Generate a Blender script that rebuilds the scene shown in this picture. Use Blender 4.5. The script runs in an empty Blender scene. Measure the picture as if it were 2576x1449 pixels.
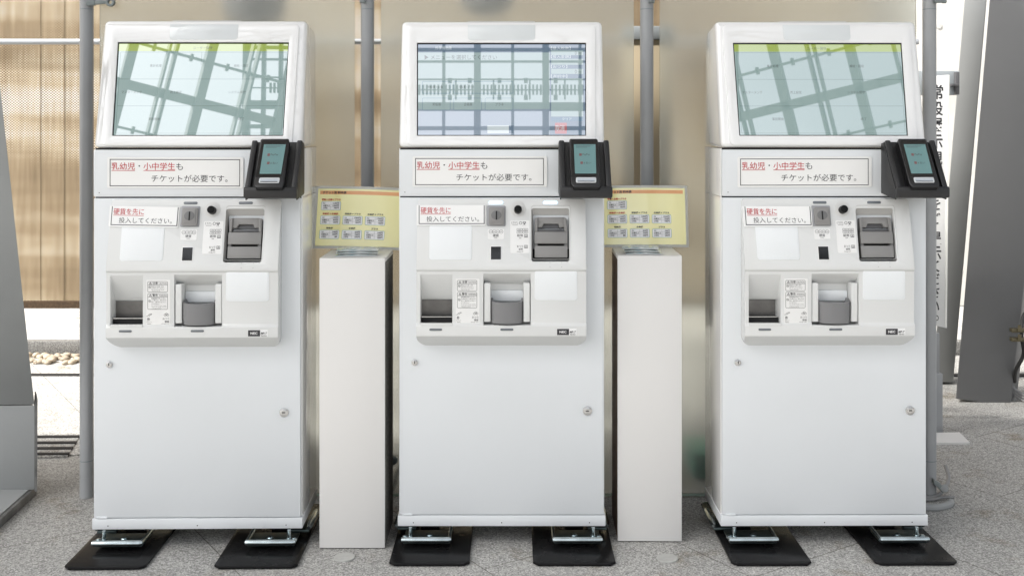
import bpy, bmesh, math, random
from mathutils import Vector, Matrix
S = bpy.context.scene
COL = S.collection
R = math.radians
random.seed(7)

# ------------------------------------------------------------------ camera, sky, sun, exposure
K, CX, CY, DC, HC = 0.00125, 1288.0, 315.0, 3.4, 1.32      # 1.25 mm per photo unit on the machines' front plane
cam = bpy.data.cameras.new('camera'); camo = bpy.data.objects.new('camera', cam); COL.objects.link(camo)
camo.location = (0, -DC, HC); camo.rotation_euler = (R(90), 0, 0)
cam.sensor_width = 36; cam.lens = 36 * (DC / K) / 2576
cam.shift_y = -(724.5 - CY) / 2576
cam.clip_start = 0.05; cam.clip_end = 500
S.camera = camo

SUN_DIR = Vector((-0.62, -0.27, 0.74)).normalized()           # towards the sun
W = bpy.data.worlds.new('World'); S.world = W; W.use_nodes = True
wn = W.node_tree.nodes; wl = W.node_tree.links
bg = wn['Background']; sky = wn.new('ShaderNodeTexSky'); sky.sky_type = 'NISHITA'; sky.sun_disc = False
sky.sun_elevation = math.asin(SUN_DIR.z); sky.sun_rotation = math.atan2(SUN_DIR.x, SUN_DIR.y)
sky.air_density = 1.0; sky.dust_density = 4.0; sky.ozone_density = 1.0
hs = wn.new('ShaderNodeHueSaturation'); hs.inputs['Saturation'].default_value = 0.22
hs.inputs['Value'].default_value = 1.0
wl.new(sky.outputs[0], hs.inputs['Color'])
tcw = wn.new('ShaderNodeTexCoord'); nzw = wn.new('ShaderNodeTexNoise'); nzw.inputs['Scale'].default_value = 3.0; nzw.inputs['Detail'].default_value = 6   # added cloud bank, brightened behind the viewer to lift screen reflections
wl.new(tcw.outputs['Generated'], nzw.inputs['Vector'])
dtw = wn.new('ShaderNodeVectorMath'); dtw.operation = 'DOT_PRODUCT'; dtw.inputs[1].default_value = (0, -.87, .5); wl.new(tcw.outputs['Generated'], dtw.inputs[0])
adw = wn.new('ShaderNodeMath'); adw.operation = 'MULTIPLY_ADD'; adw.inputs[1].default_value = .9; wl.new(nzw.outputs[0], adw.inputs[0]); wl.new(dtw.outputs['Value'], adw.inputs[2])
mrw = wn.new('ShaderNodeMapRange'); mrw.inputs['From Min'].default_value = .6; mrw.inputs['From Max'].default_value = 1.5; mrw.inputs['To Min'].default_value = .75; mrw.inputs['To Max'].default_value = 1.9; wl.new(adw.outputs[0], mrw.inputs[0])
scw = wn.new('ShaderNodeVectorMath'); scw.operation = 'SCALE'; wl.new(hs.outputs[0], scw.inputs[0]); wl.new(mrw.outputs[0], scw.inputs['Scale']); wl.new(scw.outputs[0], bg.inputs[0])
bg.inputs[1].default_value = 0.15
sl = bpy.data.lights.new('sun', 'SUN'); sl.energy = 5.0; sl.angle = R(2.5); sl.color = (1.0, 0.96, 0.9)
so = bpy.data.objects.new('sun', sl); COL.objects.link(so)
so.rotation_euler = SUN_DIR.to_track_quat('Z', 'Y').to_euler()
S.view_settings.view_transform = 'Standard'; S.view_settings.look = 'None'
S.view_settings.exposure = 0.5; S.view_settings.gamma = 1.0
S.render.engine = 'CYCLES'
S.cycles.use_denoising = True
S.cycles.max_bounces = 10; S.cycles.diffuse_bounces = 4; S.cycles.glossy_bounces = 4
S.cycles.transmission_bounces = 8; S.cycles.transparent_max_bounces = 12
S.cycles.caustics_refractive = False; S.cycles.caustics_reflective = False
S.cycles.sample_clamp_indirect = 6.0

# ------------------------------------------------------------------ geometry helpers
CAM = Vector((0, -DC, HC))
def hit(px, py, P, n):
    d = Vector(((px - CX) * K / DC, 1.0, -(py - CY) * K / DC))
    return CAM + d * ((P - CAM).dot(n) / d.dot(n))
class Pl:                                                       # a plane of the place, measured in photo units
    def __init__(s, P, n): s.P = Vector(P); s.n = Vector(n).normalized()
    def p(s, px, py, t=0.0): return hit(px, py, s.P + s.n * t, s.n)
def FY(y): return Pl((0, y, 0), (0, -1, 0))
FLOOR = Pl((0, 0, 0), (0, 0, 1))
def at(px, py, Y): return FY(Y).p(px, py)

def rr(x0, y0, x1, y1, r=0, seg=4, corners='1111'):
    if r <= 0: return [(x0, y0), (x1, y0), (x1, y1), (x0, y1)]
    out = []
    for k, (cx, cy, a0, fx, fy) in enumerate(((x0 + r, y0 + r, 180, x0, y0), (x1 - r, y0 + r, 270, x1, y0), (x1 - r, y1 - r, 0, x1, y1), (x0 + r, y1 - r, 90, x0, y1))):
        if corners[k] == '0': out.append((fx, fy)); continue
        for i in range(seg + 1):
            a = R(a0 + 90 * i / seg); out.append((cx + r * math.cos(a), cy + r * math.sin(a)))
    return out
def circ(cx, cy, r, seg=24, ry=None):
    return [(cx + r * math.cos(2 * math.pi * i / seg), cy + (ry or r) * math.sin(2 * math.pi * i / seg)) for i in range(seg)]
def prism(bm, front, vec, mi=0):                                # front polygon swept by vec
    vec = Vector(vec)
    a = [bm.verts.new(Vector(p)) for p in front]; b = [bm.verts.new(Vector(p) + vec) for p in front]
    fs = [bm.faces.new(a), bm.faces.new(b[::-1])]
    n = len(a)
    for i in range(n): fs.append(bm.faces.new((a[i], b[i], b[(i + 1) % n], a[(i + 1) % n])))
    for f in fs: f.material_index = mi
    return fs
def slab(bm, pl, poly, t0, t1, mi=0):
    return prism(bm, [pl.p(x, y, t1) for x, y in poly], -pl.n * (t1 - t0), mi)
def sheet(bm, pl, poly, t, mi=0):
    f = bm.faces.new([bm.verts.new(pl.p(x, y, t)) for x, y in poly]); f.material_index = mi
    return f
def ring(bm, pl, outer, inner, t0, t1, mi=0):                   # frame with an opening (same point count)
    n = len(outer); d = -pl.n * (t1 - t0)
    of = [pl.p(x, y, t1) for x, y in outer]; nf = [pl.p(x, y, t1) for x, y in inner]
    V = [[bm.verts.new(p) for p in L] for L in (of, nf, [p + d for p in of], [p + d for p in nf])]
    for i in range(n):
        j = (i + 1) % n
        for q in ((V[0][i], V[0][j], V[1][j], V[1][i]), (V[2][i], V[3][i], V[3][j], V[2][j]),
                  (V[0][i], V[2][i], V[2][j], V[0][j]), (V[1][i], V[1][j], V[3][j], V[3][i])):
            bm.faces.new(q).material_index = mi
def box(bm, x0, x1, y0, y1, z0, z1, mi=0):
    return prism(bm, [(x0, y0, z0), (x1, y0, z0), (x1, y0, z1), (x0, y0, z1)], (0, y1 - y0, 0), mi)
def tube(bm, pts, r, seg=12, mi=0, caps=True):
    pts = [Vector(p) for p in pts]; rings = []; up = None
    for i, p in enumerate(pts):
        t = (pts[min(i + 1, len(pts) - 1)] - pts[max(i - 1, 0)]).normalized()
        if up is None: up = t.orthogonal().normalized()
        up = (up - t * up.dot(t)).normalized(); s = t.cross(up)
        rad = r[i] if isinstance(r, (list, tuple)) else r
        rings.append([bm.verts.new(p + (up * math.cos(2 * math.pi * k / seg) + s * math.sin(2 * math.pi * k / seg)) * rad) for k in range(seg)])
    for a, b in zip(rings, rings[1:]):
        for k in range(seg): bm.faces.new((a[k], a[(k + 1) % seg], b[(k + 1) % seg], b[k])).material_index = mi
    if caps:
        bm.faces.new(rings[0][::-1]).material_index = mi; bm.faces.new(rings[-1]).material_index = mi
def curve_pts(ctrl, n=8):                                       # Catmull-Rom through ctrl
    c = [Vector(p) for p in ctrl]; c = [c[0] * 2 - c[1]] + c + [c[-1] * 2 - c[-2]]; out = []
    for i in range(1, len(c) - 2):
        for k in range(n):
            t = k / n; a, b, d, e = c[i - 1], c[i], c[i + 1], c[i + 2]
            out.append(0.5 * ((2 * b) + (d - a) * t + (2 * a - 5 * b + 4 * d - e) * t * t + (3 * b - a - 3 * d + e) * t ** 3))
    return out + [c[-2]]
def bev(bm, w, seg=2, ang=30):
    bm.normal_update()
    bmesh.ops.recalc_face_normals(bm, faces=bm.faces[:])
    es = [e for e in bm.edges if len(e.link_faces) == 2 and e.calc_face_angle(0) > R(ang)]
    bmesh.ops.bevel(bm, geom=es, offset=w, offset_type='OFFSET', segments=seg, affect='EDGES', profile=0.5, clamp_overlap=True)
def link(name, me, parent=None, loc=None):
    o = bpy.data.objects.new(name, me); COL.objects.link(o)
    if parent: o.parent = parent
    if loc is not None: o.location = loc
    return o
def obj(name, bm, mats, parent=None, origin=(0, 0, 0), bevel=0, seg=2, smooth=35, recalc=True):
    if bevel: bev(bm, bevel, seg)
    elif recalc: bmesh.ops.recalc_face_normals(bm, faces=bm.faces[:])
    me = bpy.data.meshes.new(name); bm.to_mesh(me); bm.free()
    me.transform(Matrix.Translation(-Vector(origin)))
    for m in (mats if isinstance(mats, (list, tuple)) else [mats]): me.materials.append(m)
    if smooth:
        for p in me.polygons: p.use_smooth = True
        me.set_sharp_from_angle(angle=R(smooth))
    return link(name, me, parent)
def NB(): return bmesh.new()
def tag(o, label=None, cat=None, group=None, kind=None):
    for k, v in (('label', label), ('category', cat), ('group', group), ('kind', kind)):
        if v: o[k] = v
    return o
def thing(name, label, cat, loc=(0, 0, 0), group=None, rz=0):
    o = bpy.data.objects.new(name, None); COL.objects.link(o); o.location = loc; o.rotation_euler = (0, 0, rz); o.empty_display_size = 0.1
    return tag(o, label, cat, group)
def copy_tree(o, parent=None):
    c = o.copy(); COL.objects.link(c)
    if parent: c.parent = parent
    for ch in list(o.children): copy_tree(ch, c)
    return c
_tx = {}
def glyphs(s, bold=0.0, res=2):
    k = (s, bold, res)
    if k not in _tx:
        c = bpy.data.curves.new('lettering', 'FONT'); c.body = s; c.resolution_u = res; c.offset = bold
        o = bpy.data.objects.new('lettering', c); COL.objects.link(o)
        bpy.context.view_layer.update()
        m = bpy.data.meshes.new_from_object(o.evaluated_get(bpy.context.evaluated_depsgraph_get()))
        vs = [v.co.xy.copy() for v in m.vertices]; fs = [tuple(p.vertices) for p in m.polygons]
        bpy.data.objects.remove(o); bpy.data.curves.remove(c); bpy.data.meshes.remove(m)
        xs = [v.x for v in vs]; ys = [v.y for v in vs]
        _tx[k] = (vs, fs, min(xs), max(xs), min(ys), max(ys))
    return _tx[k]
def text(bm, pl, s, x0, y0, x1, y1, t, mi=0, bold=0.0, slant=0.0, skew=0.0):   # lettering fitted to a box in photo units
    vs, fs, a, b, c, d = glyphs(s, bold)
    V = [bm.verts.new(pl.p(x0 + (v.x - a) / (b - a) * (x1 - x0) + slant * (v.y - c) / (d - c), y1 - (v.y - c) / (d - c) * (y1 - y0) + skew * (v.x - a) / (b - a), t)) for v in vs]
    for f in fs:
        try: bm.faces.new([V[i] for i in f]).material_index = mi
        except ValueError: pass
def rule(bm, pl, x0, y0, x1, y1, t, mi=0): sheet(bm, pl, rr(x0, y0, x1, y1), t, mi)
def outline(bm, pl, x0, y0, x1, y1, w, t, mi=0, r=0):
    o = rr(x0, y0, x1, y1, r); i = rr(x0 + w, y0 + w, x1 - w, y1 - w, max(r - w, 0.01) if r else 0)
    a = [bm.verts.new(pl.p(x, y, t)) for x, y in o]; b = [bm.verts.new(pl.p(x, y, t)) for x, y in i]
    for k in range(len(a)):
        j = (k + 1) % len(a); bm.faces.new((a[k], a[j], b[j], b[k])).material_index = mi

# ------------------------------------------------------------------ materials
def mat(name, base=(.8, .8, .8), rough=.5, metal=0.0, coat=0.0, coat_rough=.03, coat_ior=1.5, emit=None, es=0.0, ior=1.5, vary=0.0, vscale=6.0, rvary=0.0, bump=0.0, bscale=300.0, trans=0.0):
    m = bpy.data.materials.new(name); m.use_nodes = True; nt = m.node_tree; N = nt.nodes; L = nt.links
    p = N['Principled BSDF']; p.inputs['Base Color'].default_value = (*base, 1); p.inputs['Roughness'].default_value = rough
    p.inputs['Metallic'].default_value = metal; p.inputs['IOR'].default_value = ior
    p.inputs['Coat Weight'].default_value = coat; p.inputs['Coat Roughness'].default_value = coat_rough; p.inputs['Coat IOR'].default_value = coat_ior
    p.inputs['Transmission Weight'].default_value = trans
    if emit: p.inputs['Emission Color'].default_value = (*emit, 1); p.inputs['Emission Strength'].default_value = es
    if vary or rvary or bump:
        tc = N.new('ShaderNodeTexCoord')
    if vary or rvary:
        nz = N.new('ShaderNodeTexNoise'); nz.inputs['Scale'].default_value = vscale; nz.inputs['Detail'].default_value = 6; L.new(tc.outputs['Object'], nz.inputs['Vector'])
    if vary:
        mr = N.new('ShaderNodeMapRange'); mr.inputs['From Min'].default_value = .3; mr.inputs['From Max'].default_value = .7
        mr.inputs['To Min'].default_value = 1 - vary; mr.inputs['To Max'].default_value = 1 + vary * .4; L.new(nz.outputs[0], mr.inputs[0])
        vm = N.new('ShaderNodeVectorMath'); vm.operation = 'SCALE'; vm.inputs[0].default_value = base; L.new(mr.outputs[0], vm.inputs['Scale']); L.new(vm.outputs[0], p.inputs['Base Color'])
    if rvary:
        m2 = N.new('ShaderNodeMapRange'); m2.inputs['From Min'].default_value = .3; m2.inputs['From Max'].default_value = .7
        m2.inputs['To Min'].default_value = max(rough - rvary, .01); m2.inputs['To Max'].default_value = rough + rvary; L.new(nz.outputs[0], m2.inputs[0]); L.new(m2.outputs[0], p.inputs['Roughness'])
    if bump:
        n2 = N.new('ShaderNodeTexNoise'); n2.inputs['Scale'].default_value = bscale; n2.inputs['Detail'].default_value = 3; L.new(tc.outputs['Object'], n2.inputs['Vector'])
        b = N.new('ShaderNodeBump'); b.inputs['Strength'].default_value = bump; b.inputs['Distance'].default_value = .002; L.new(n2.outputs[0], b.inputs['Height']); L.new(b.outputs[0], p.inputs['Normal'])
    return m
def nodes(m): return m.node_tree.nodes, m.node_tree.links, m.node_tree.nodes['Principled BSDF']

M = {}
M['door'] = mat('powder_coated_white', (.70, .725, .745), .38, rvary=.05, vary=.02, vscale=3, bump=.03, bscale=900)
M['cab'] = mat('cabinet_grey_white', (.86, .86, .85), .25, coat=1.0, coat_rough=.06)
M['head'] = mat('glossy_white_plastic', (.80, .80, .795), .2, coat=1.0, coat_rough=.015, coat_ior=1.9, ior=1.55, rvary=.02)
M['panel'] = mat('panel_white_plastic', (.665, .673, .667), .22, coat=.3, coat_rough=.05, vary=.01)
M['pad'] = mat('textured_white_plate', (.76, .785, .80), .45, bump=.25, bscale=260)
M['grey'] = mat('mid_grey_plastic', (.235, .23, .225), .42, vary=.04, vscale=20)
M['lgrey'] = mat('light_grey_plastic', (.60, .60, .59), .4)
M['dgrey'] = mat('dark_grey_plastic', (.10, .10, .105), .4)
M['cup'] = mat('coin_cup_grey', (.19, .19, .195), .38)
M['black'] = mat('black_plastic', (.012, .012, .013), .42, bump=.05, bscale=900)
M['blackgloss'] = mat('black_glass', (.006, .006, .007), .06)
M['gap'] = mat('dark_gap', (.01, .01, .011), .8)
M['steelgrey'] = mat('dark_tray_metal', (.16, .155, .15), .38, metal=.7, vary=.25, vscale=25)
M['zinc'] = mat('zinc_plated_steel', (.58, .66, .68), .2, metal=1.0, vary=.2, vscale=30)
M['zincshade'] = mat('zinc_plated_shaded', (.10, .13, .13), .42, metal=.9, vary=.2, vscale=40)  # darker copy of the zinc, recess shade put into its colour
M['chrome'] = mat('lock_steel', (.55, .55, .55), .22, metal=1.0)
M['plate'] = mat('black_coated_plate', (.010, .010, .0105), .24, rvary=.06, vscale=12, ior=1.22)
M['paper'] = mat('laminated_paper', (.82, .82, .81), .18, coat=.5, coat_rough=.08, bump=.06, bscale=18)
M['red'] = mat('red_print', (.50, .035, .045), .3)
M['ink'] = mat('black_print', (.03, .03, .035), .3)
M['inkgrey'] = mat('grey_print', (.18, .18, .19), .35)
M['decal'] = mat('label_film', (.78, .78, .77), .2, coat=.4)
M['logo_white'] = mat('white_print', (.8, .8, .8), .35)
M['led_off'] = mat('unlit_lamp_lens', (.13, .145, .16), .25, coat=.5)
M['led_on'] = mat('lit_lamp_lens', (.8, .9, 1), .3, emit=(.30, .66, 1.0), es=2.2)
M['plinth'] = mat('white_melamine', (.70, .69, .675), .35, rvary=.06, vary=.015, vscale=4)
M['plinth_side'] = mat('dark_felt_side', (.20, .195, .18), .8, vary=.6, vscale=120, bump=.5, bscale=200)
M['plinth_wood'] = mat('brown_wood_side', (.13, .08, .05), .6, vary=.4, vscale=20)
M['post'] = mat('grey_painted_tube', (.34, .35, .36), .36, vary=.05, vscale=9, rvary=.05)
M['bracket'] = mat('grey_cast_bracket', (.22, .25, .25), .4, vary=.15, vscale=30)
M['column'] = mat('grey_painted_steel_column', (.30, .31, .31), .5, vary=.08, vscale=3, bump=.08, bscale=80)
M['column_dark'] = mat('dark_grey_painted_steel', (.145, .147, .15), .5, vary=.08, vscale=3, bump=.08, bscale=80)
M['column_edge'] = mat('chipped_steel_edge', (.17, .17, .165), .6, vary=.5, vscale=14)
M['concrete'] = mat('pale_concrete', (.62, .61, .58), .8, vary=.18, vscale=5, bump=.3, bscale=60)
M['tan'] = mat('tan_board', (.50, .42, .29), .6, vary=.06, vscale=4)
M['rail'] = mat('grey_rail', (.33, .36, .38), .4)
M['rod'] = mat('aluminium_rod', (.55, .57, .6), .3, metal=.6)
M['frame'] = mat('canopy_steel', (.36, .39, .395), .5)
M['blocker_face'] = mat('sun_blocker_paint', (.8, .8, .79), .6)  # pale face of the added sun-blocking strip
M['cable_grey'] = mat('grey_cable', (.25, .25, .25), .5)
M['cable_black'] = mat('black_cable', (.012, .012, .012), .45)
M['cap'] = mat('floor_cap_plastic', (.43, .43, .41), .5, vary=.1, vscale=60)
M['brass'] = mat('yellow_zinc_clamp', (.16, .14, .09), .35, metal=.8, vary=.3, vscale=60)
M['pebble'] = mat('pebbles', (.5, .42, .32), .7, vary=.5, vscale=4)
M['sheetyellow'] = mat('yellow_print', (.93, .88, .44), .16, coat=1.0, coat_rough=.10, coat_ior=1.8, bump=.16, bscale=16)
M['sheetmargin'] = mat('laminate_margin', (.86, .86, .82), .12, coat=.6, coat_rough=.05)
M['orange'] = mat('orange_print', (.80, .40, .18), .2, coat=.5, coat_rough=.06)
M['boxwhite'] = mat('table_white_print', (.90, .90, .92), .2, coat=.5, coat_rough=.06)
M['teal'] = mat('teal_print', (.16, .36, .36), .3)
M['leafwhite'] = mat('leaflet_paper', (.62, .64, .66), .3, coat=.3)

def leaflet_mat():
    m = mat('leaflet_cover_print', (.5, .6, .65), .22, coat=.4); N, L, p = nodes(m)
    tc = N.new('ShaderNodeTexCoord'); nz = N.new('ShaderNodeTexNoise'); nz.inputs['Scale'].default_value = 22; nz.inputs['Detail'].default_value = 4
    cr = N.new('ShaderNodeValToRGB'); e = cr.color_ramp.elements
    e[0].position = .35; e[0].color = (.20, .34, .38, 1); e[1].position = .62; e[1].color = (.66, .70, .70, 1)
    x = e.new(.5); x.color = (.45, .52, .52, 1)
    L.new(tc.outputs['Object'], nz.inputs[0]); L.new(nz.outputs[0], cr.inputs[0]); L.new(cr.outputs[0], p.inputs['Base Color']); return m
M['leafcover'] = leaflet_mat()
M['tealbox'] = mat('teal_plastic', (.08, .33, .27), .4)

def stone_mat(gain=1.0, name='granite_paving'):
    m = mat(name, (.35, .35, .34), .72); N, L, p = nodes(m)
    tc = N.new('ShaderNodeTexCoord'); O = tc.outputs['Object']
    def noise(sc, det=4, ro=.6):
        n = N.new('ShaderNodeTexNoise'); n.inputs['Scale'].default_value = sc; n.inputs['Detail'].default_value = det; n.inputs['Roughness'].default_value = ro; L.new(O, n.inputs['Vector']); return n
    fine = noise(185, 5, .72); cr = N.new('ShaderNodeValToRGB'); e = cr.color_ramp.elements
    e[0].position = .36; e[0].color = (.16, .157, .15, 1); e[1].position = .64; e[1].color = (.57, .565, .545, 1)
    x = e.new(.47); x.color = (.30, .295, .28, 1); x = e.new(.55); x.color = (.40, .395, .38, 1)
    L.new(fine.outputs[0], cr.inputs[0])
    vo = N.new('ShaderNodeTexVoronoi'); vo.inputs['Scale'].default_value = 170; L.new(O, vo.inputs['Vector'])
    v2 = N.new('ShaderNodeMapRange'); v2.inputs['From Min'].default_value = 0; v2.inputs['From Max'].default_value = 1; v2.inputs['To Min'].default_value = .6; v2.inputs['To Max'].default_value = 1.3
    sx = N.new('ShaderNodeSeparateColor'); L.new(vo.outputs['Color'], sx.inputs[0]); L.new(sx.outputs[0], v2.inputs[0])
    m1 = N.new('ShaderNodeVectorMath'); m1.operation = 'SCALE'; L.new(cr.outputs[0], m1.inputs[0]); L.new(v2.outputs[0], m1.inputs['Scale'])
    big = noise(1.7, 5); st = N.new('ShaderNodeMapRange'); st.inputs['From Min'].default_value = .35; st.inputs['From Max'].default_value = .65; st.inputs['To Min'].default_value = .94; st.inputs['To Max'].default_value = 1.12; L.new(big.outputs[0], st.inputs[0])
    m2 = N.new('ShaderNodeVectorMath'); m2.operation = 'SCALE'; L.new(m1.outputs[0], m2.inputs[0]); L.new(st.outputs[0], m2.inputs['Scale'])
    stain = noise(5.5, 6, .65); s2 = N.new('ShaderNodeMapRange'); s2.inputs['From Min'].default_value = .56; s2.inputs['From Max'].default_value = .74; L.new(stain.outputs[0], s2.inputs[0])
    mx = N.new('ShaderNodeMix'); mx.data_type = 'RGBA'; L.new(s2.outputs[0], mx.inputs['Factor']); L.new(m2.outputs[0], mx.inputs['A']); mx.blend_type = 'MULTIPLY'; mx.inputs['B'].default_value = (.60, .53, .41, 1)
    vr = N.new('ShaderNodeMapping'); vr.inputs['Rotation'].default_value = (0, 0, R(-123.6 + 180)); vr.inputs['Location'].default_value = (.38, .17, 0); L.new(O, vr.inputs[0])
    br = N.new('ShaderNodeTexBrick'); br.inputs['Scale'].default_value = 1; br.inputs['Brick Width'].default_value = .97; br.inputs['Row Height'].default_value = .62; br.inputs['Mortar Size'].default_value = .0022; br.inputs['Mortar Smooth'].default_value = .2
    br.inputs['Color1'].default_value = (1, 1, 1, 1); br.inputs['Color2'].default_value = (.94, .945, .95, 1); br.inputs['Mortar'].default_value = (.42, .41, .38, 1); L.new(vr.outputs[0], br.inputs[0])
    mm = N.new('ShaderNodeMix'); mm.data_type = 'RGBA'; mm.blend_type = 'MULTIPLY'; mm.inputs['Factor'].default_value = 1; L.new(mx.outputs['Result'], mm.inputs['A']); L.new(br.outputs[0], mm.inputs['B'])
    gn = N.new('ShaderNodeVectorMath'); gn.operation = 'SCALE'; gn.inputs['Scale'].default_value = gain; L.new(mm.outputs['Result'], gn.inputs[0])
    L.new(gn.outputs[0], p.inputs['Base Color'])
    b = N.new('ShaderNodeBump'); b.inputs['Strength'].default_value = .35; b.inputs['Distance'].default_value = .003; L.new(fine.outputs[0], b.inputs['Height']); L.new(b.outputs[0], p.inputs['Normal'])
    return m
M['stone'] = stone_mat(1.06)
M['kerb'] = stone_mat(.55, 'dark_granite_kerb')
M['sunpaint_stone'] = stone_mat(1.35, 'sun_painted_granite')  # same granite made paler, outdoor sunlight put into its colour

def bank_mat():                                                  # weathered board fence / bank seen through the mesh
    m = mat('weathered_boards', (.4, .3, .2), .8); N, L, p = nodes(m)
    tc = N.new('ShaderNodeTexCoord'); O = tc.outputs['Object']
    mp = N.new('ShaderNodeMapping'); mp.inputs['Scale'].default_value = (22.0, 1, .8); L.new(O, mp.inputs[0])
    n1 = N.new('ShaderNodeTexNoise'); n1.inputs['Scale'].default_value = 2.2; n1.inputs['Detail'].default_value = 9; n1.inputs['Roughness'].default_value = .75; L.new(mp.outputs[0], n1.inputs[0])
    mp2 = N.new('ShaderNodeMapping'); mp2.inputs['Scale'].default_value = (.35, 1, 2.6); L.new(O, mp2.inputs[0])
    n2 = N.new('ShaderNodeTexNoise'); n2.inputs['Scale'].default_value = 1.1; n2.inputs['Detail'].default_value = 5; L.new(mp2.outputs[0], n2.inputs[0])
    hf = N.new('ShaderNodeMix'); hf.inputs['Factor'].default_value = .72; L.new(n1.outputs[0], hf.inputs['A']); L.new(n2.outputs[0], hf.inputs['B'])
    cr = N.new('ShaderNodeValToRGB'); e = cr.color_ramp.elements
    e[0].position = .36; e[0].color = (.15, .10, .055, 1); e[1].position = .60; e[1].color = (.70, .68, .64, 1)
    x = e.new(.47); x.color = (.33, .245, .15, 1); x = e.new(.53); x.color = (.56, .47, .34, 1)
    L.new(hf.outputs[0], cr.inputs[0]); L.new(cr.outputs[0], p.inputs['Base Color']); return m
M['bank'] = bank_mat()

def mesh_mat():                                                  # woven sunshade cloth with open holes
    m = bpy.data.materials.new('woven_sunshade_mesh'); m.use_nodes = True; nt = m.node_tree; N = nt.nodes; L = nt.links; p = N['Principled BSDF']
    p.inputs['Base Color'].default_value = (.30, .185, .085, 1); p.inputs['Roughness'].default_value = .6
    tc = N.new('ShaderNodeTexCoord'); sp = N.new('ShaderNodeSeparateXYZ'); L.new(tc.outputs['Object'], sp.inputs[0])
    def sinw(sock, per, ph=None):
        a = N.new('ShaderNodeMath'); a.operation = 'MULTIPLY'; a.inputs[1].default_value = 2 * math.pi / per; L.new(sock, a.inputs[0])
        s = N.new('ShaderNodeMath'); s.operation = 'SINE'; L.new(a.outputs[0], s.inputs[0]); return s.outputs[0]
    a = sinw(sp.outputs[0], .0138); b = sinw(sp.outputs[2], .0112)
    mu = N.new('ShaderNodeMath'); mu.operation = 'MULTIPLY'; L.new(a, mu.inputs[0]); L.new(b, mu.inputs[1])
    gt = N.new('ShaderNodeMath'); gt.operation = 'GREATER_THAN'; gt.inputs[1].default_value = .02; L.new(mu.outputs[0], gt.inputs[0])
    nz = N.new('ShaderNodeTexNoise'); nz.inputs['Scale'].default_value = 3; nz.inputs['Detail'].default_value = 3; mp = N.new('ShaderNodeMapping'); mp.inputs['Scale'].default_value = (6, 1, .6); L.new(tc.outputs['Object'], mp.inputs[0]); L.new(mp.outputs[0], nz.inputs[0])
    cr = N.new('ShaderNodeValToRGB'); e = cr.color_ramp.elements; e[0].position = .3; e[0].color = (.14, .10, .055, 1); e[1].position = .7; e[1].color = (.37, .295, .19, 1)
    L.new(nz.outputs[0], cr.inputs[0]); L.new(cr.outputs[0], p.inputs['Base Color'])
    tr = N.new('ShaderNodeBsdfTransparent'); mx = N.new('ShaderNodeMixShader'); L.new(gt.outputs[0], mx.inputs[0]); L.new(p.outputs[0], mx.inputs[1]); L.new(tr.outputs[0], mx.inputs[2])
    L.new(mx.outputs[0], N['Material Output'].inputs['Surface']); return m
M['mesh'] = mesh_mat()
M['hem'] = mat('woven_hem', (.10, .06, .03), .7, vary=.5, vscale=150)

def frosted():
    m = mat('frosted_glass', (.93, .955, .90), .24, trans=.78, ior=1.45); return m
M['frosted'] = frosted()
M['glassedge'] = mat('polished_glass_edge', (.55, .70, .62), .1, trans=.3)
def display(name, col, es, coat=3.3, gain=.72): return mat(name, (.02, .02, .02), .35, coat=1.0, coat_rough=.012, coat_ior=coat, emit=col, es=es * gain)
M['dteal'] = display('display_teal', (.31, .46, .44), .84)
M['dgreen'] = display('display_green', (.33, .45, .005), 1.0)
M['dline'] = display('display_line', (.12, .24, .23), .55)
M['dtext'] = display('display_text', (.04, .07, .07), .5)
M['dmint'] = display('display_mint', (.42, .58, .58), .74)
M['dnavy'] = display('display_navy', (.08, .17, .28), .8)
M['dblue'] = display('display_blue', (.035, .17, .30), .8)
M['dslate'] = display('display_slate', (.28, .37, .48), .82)
M['dred'] = display('display_red', (.55, .05, .06), .75)
M['dwhite'] = display('display_white', (.75, .85, .88), .8)
M['pay'] = display('terminal_display', (.13, .33, .34), .6, 1.7, .8)

# ------------------------------------------------------------------ the setting
bm = NB(); bmesh.ops.create_grid(bm, x_segments=1, y_segments=1, size=120); tag(obj('ground', bm, M['stone']), kind='structure')
bm = NB(); box(bm, -14, 14, 2.86, 9, .003, .078); tag(obj('raised_plaza', bm, M['sunpaint_stone'], bevel=.006), kind='structure')
bm = NB(); box(bm, -14, 14, 2.80, 2.858, .003, .081); tag(obj('kerb', bm, M['kerb'], bevel=.006), kind='structure')
bm = NB(); prism(bm, [(-14, .98, .0005), (1.0, .91, .0005), (1.0, 2.85, .0005), (-14, 2.85, .0005)], (0, 0, .0035)); tag(obj('sun_painted_paving', bm, M['sunpaint_stone']), kind='structure')  # added apron, sunlight painted in by a paler stone colour
bm = NB(); box(bm, -9, 9, 2.27, 2.32, .002, .008); tag(obj('drainage_channel', bm, M['gap']), kind='structure')
bm = NB()
for i in range(420):
    c = Vector((random.uniform(-3.2, -1.7), random.uniform(2.55, 2.79), 0)); s = random.choice((.008, .010, .012, .014, .017, .022))
    c.z = s * .5 + random.uniform(0, .008)
    r_ = bmesh.ops.create_icosphere(bm, subdivisions=2, radius=s, matrix=Matrix.Translation(c) @ Matrix.Rotation(random.uniform(0, 6), 4, 'Z') @ Matrix.Diagonal((1.25, .9, .65, 1)))
tag(obj('gravel', bm, M['pebble']), kind='stuff')

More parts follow.
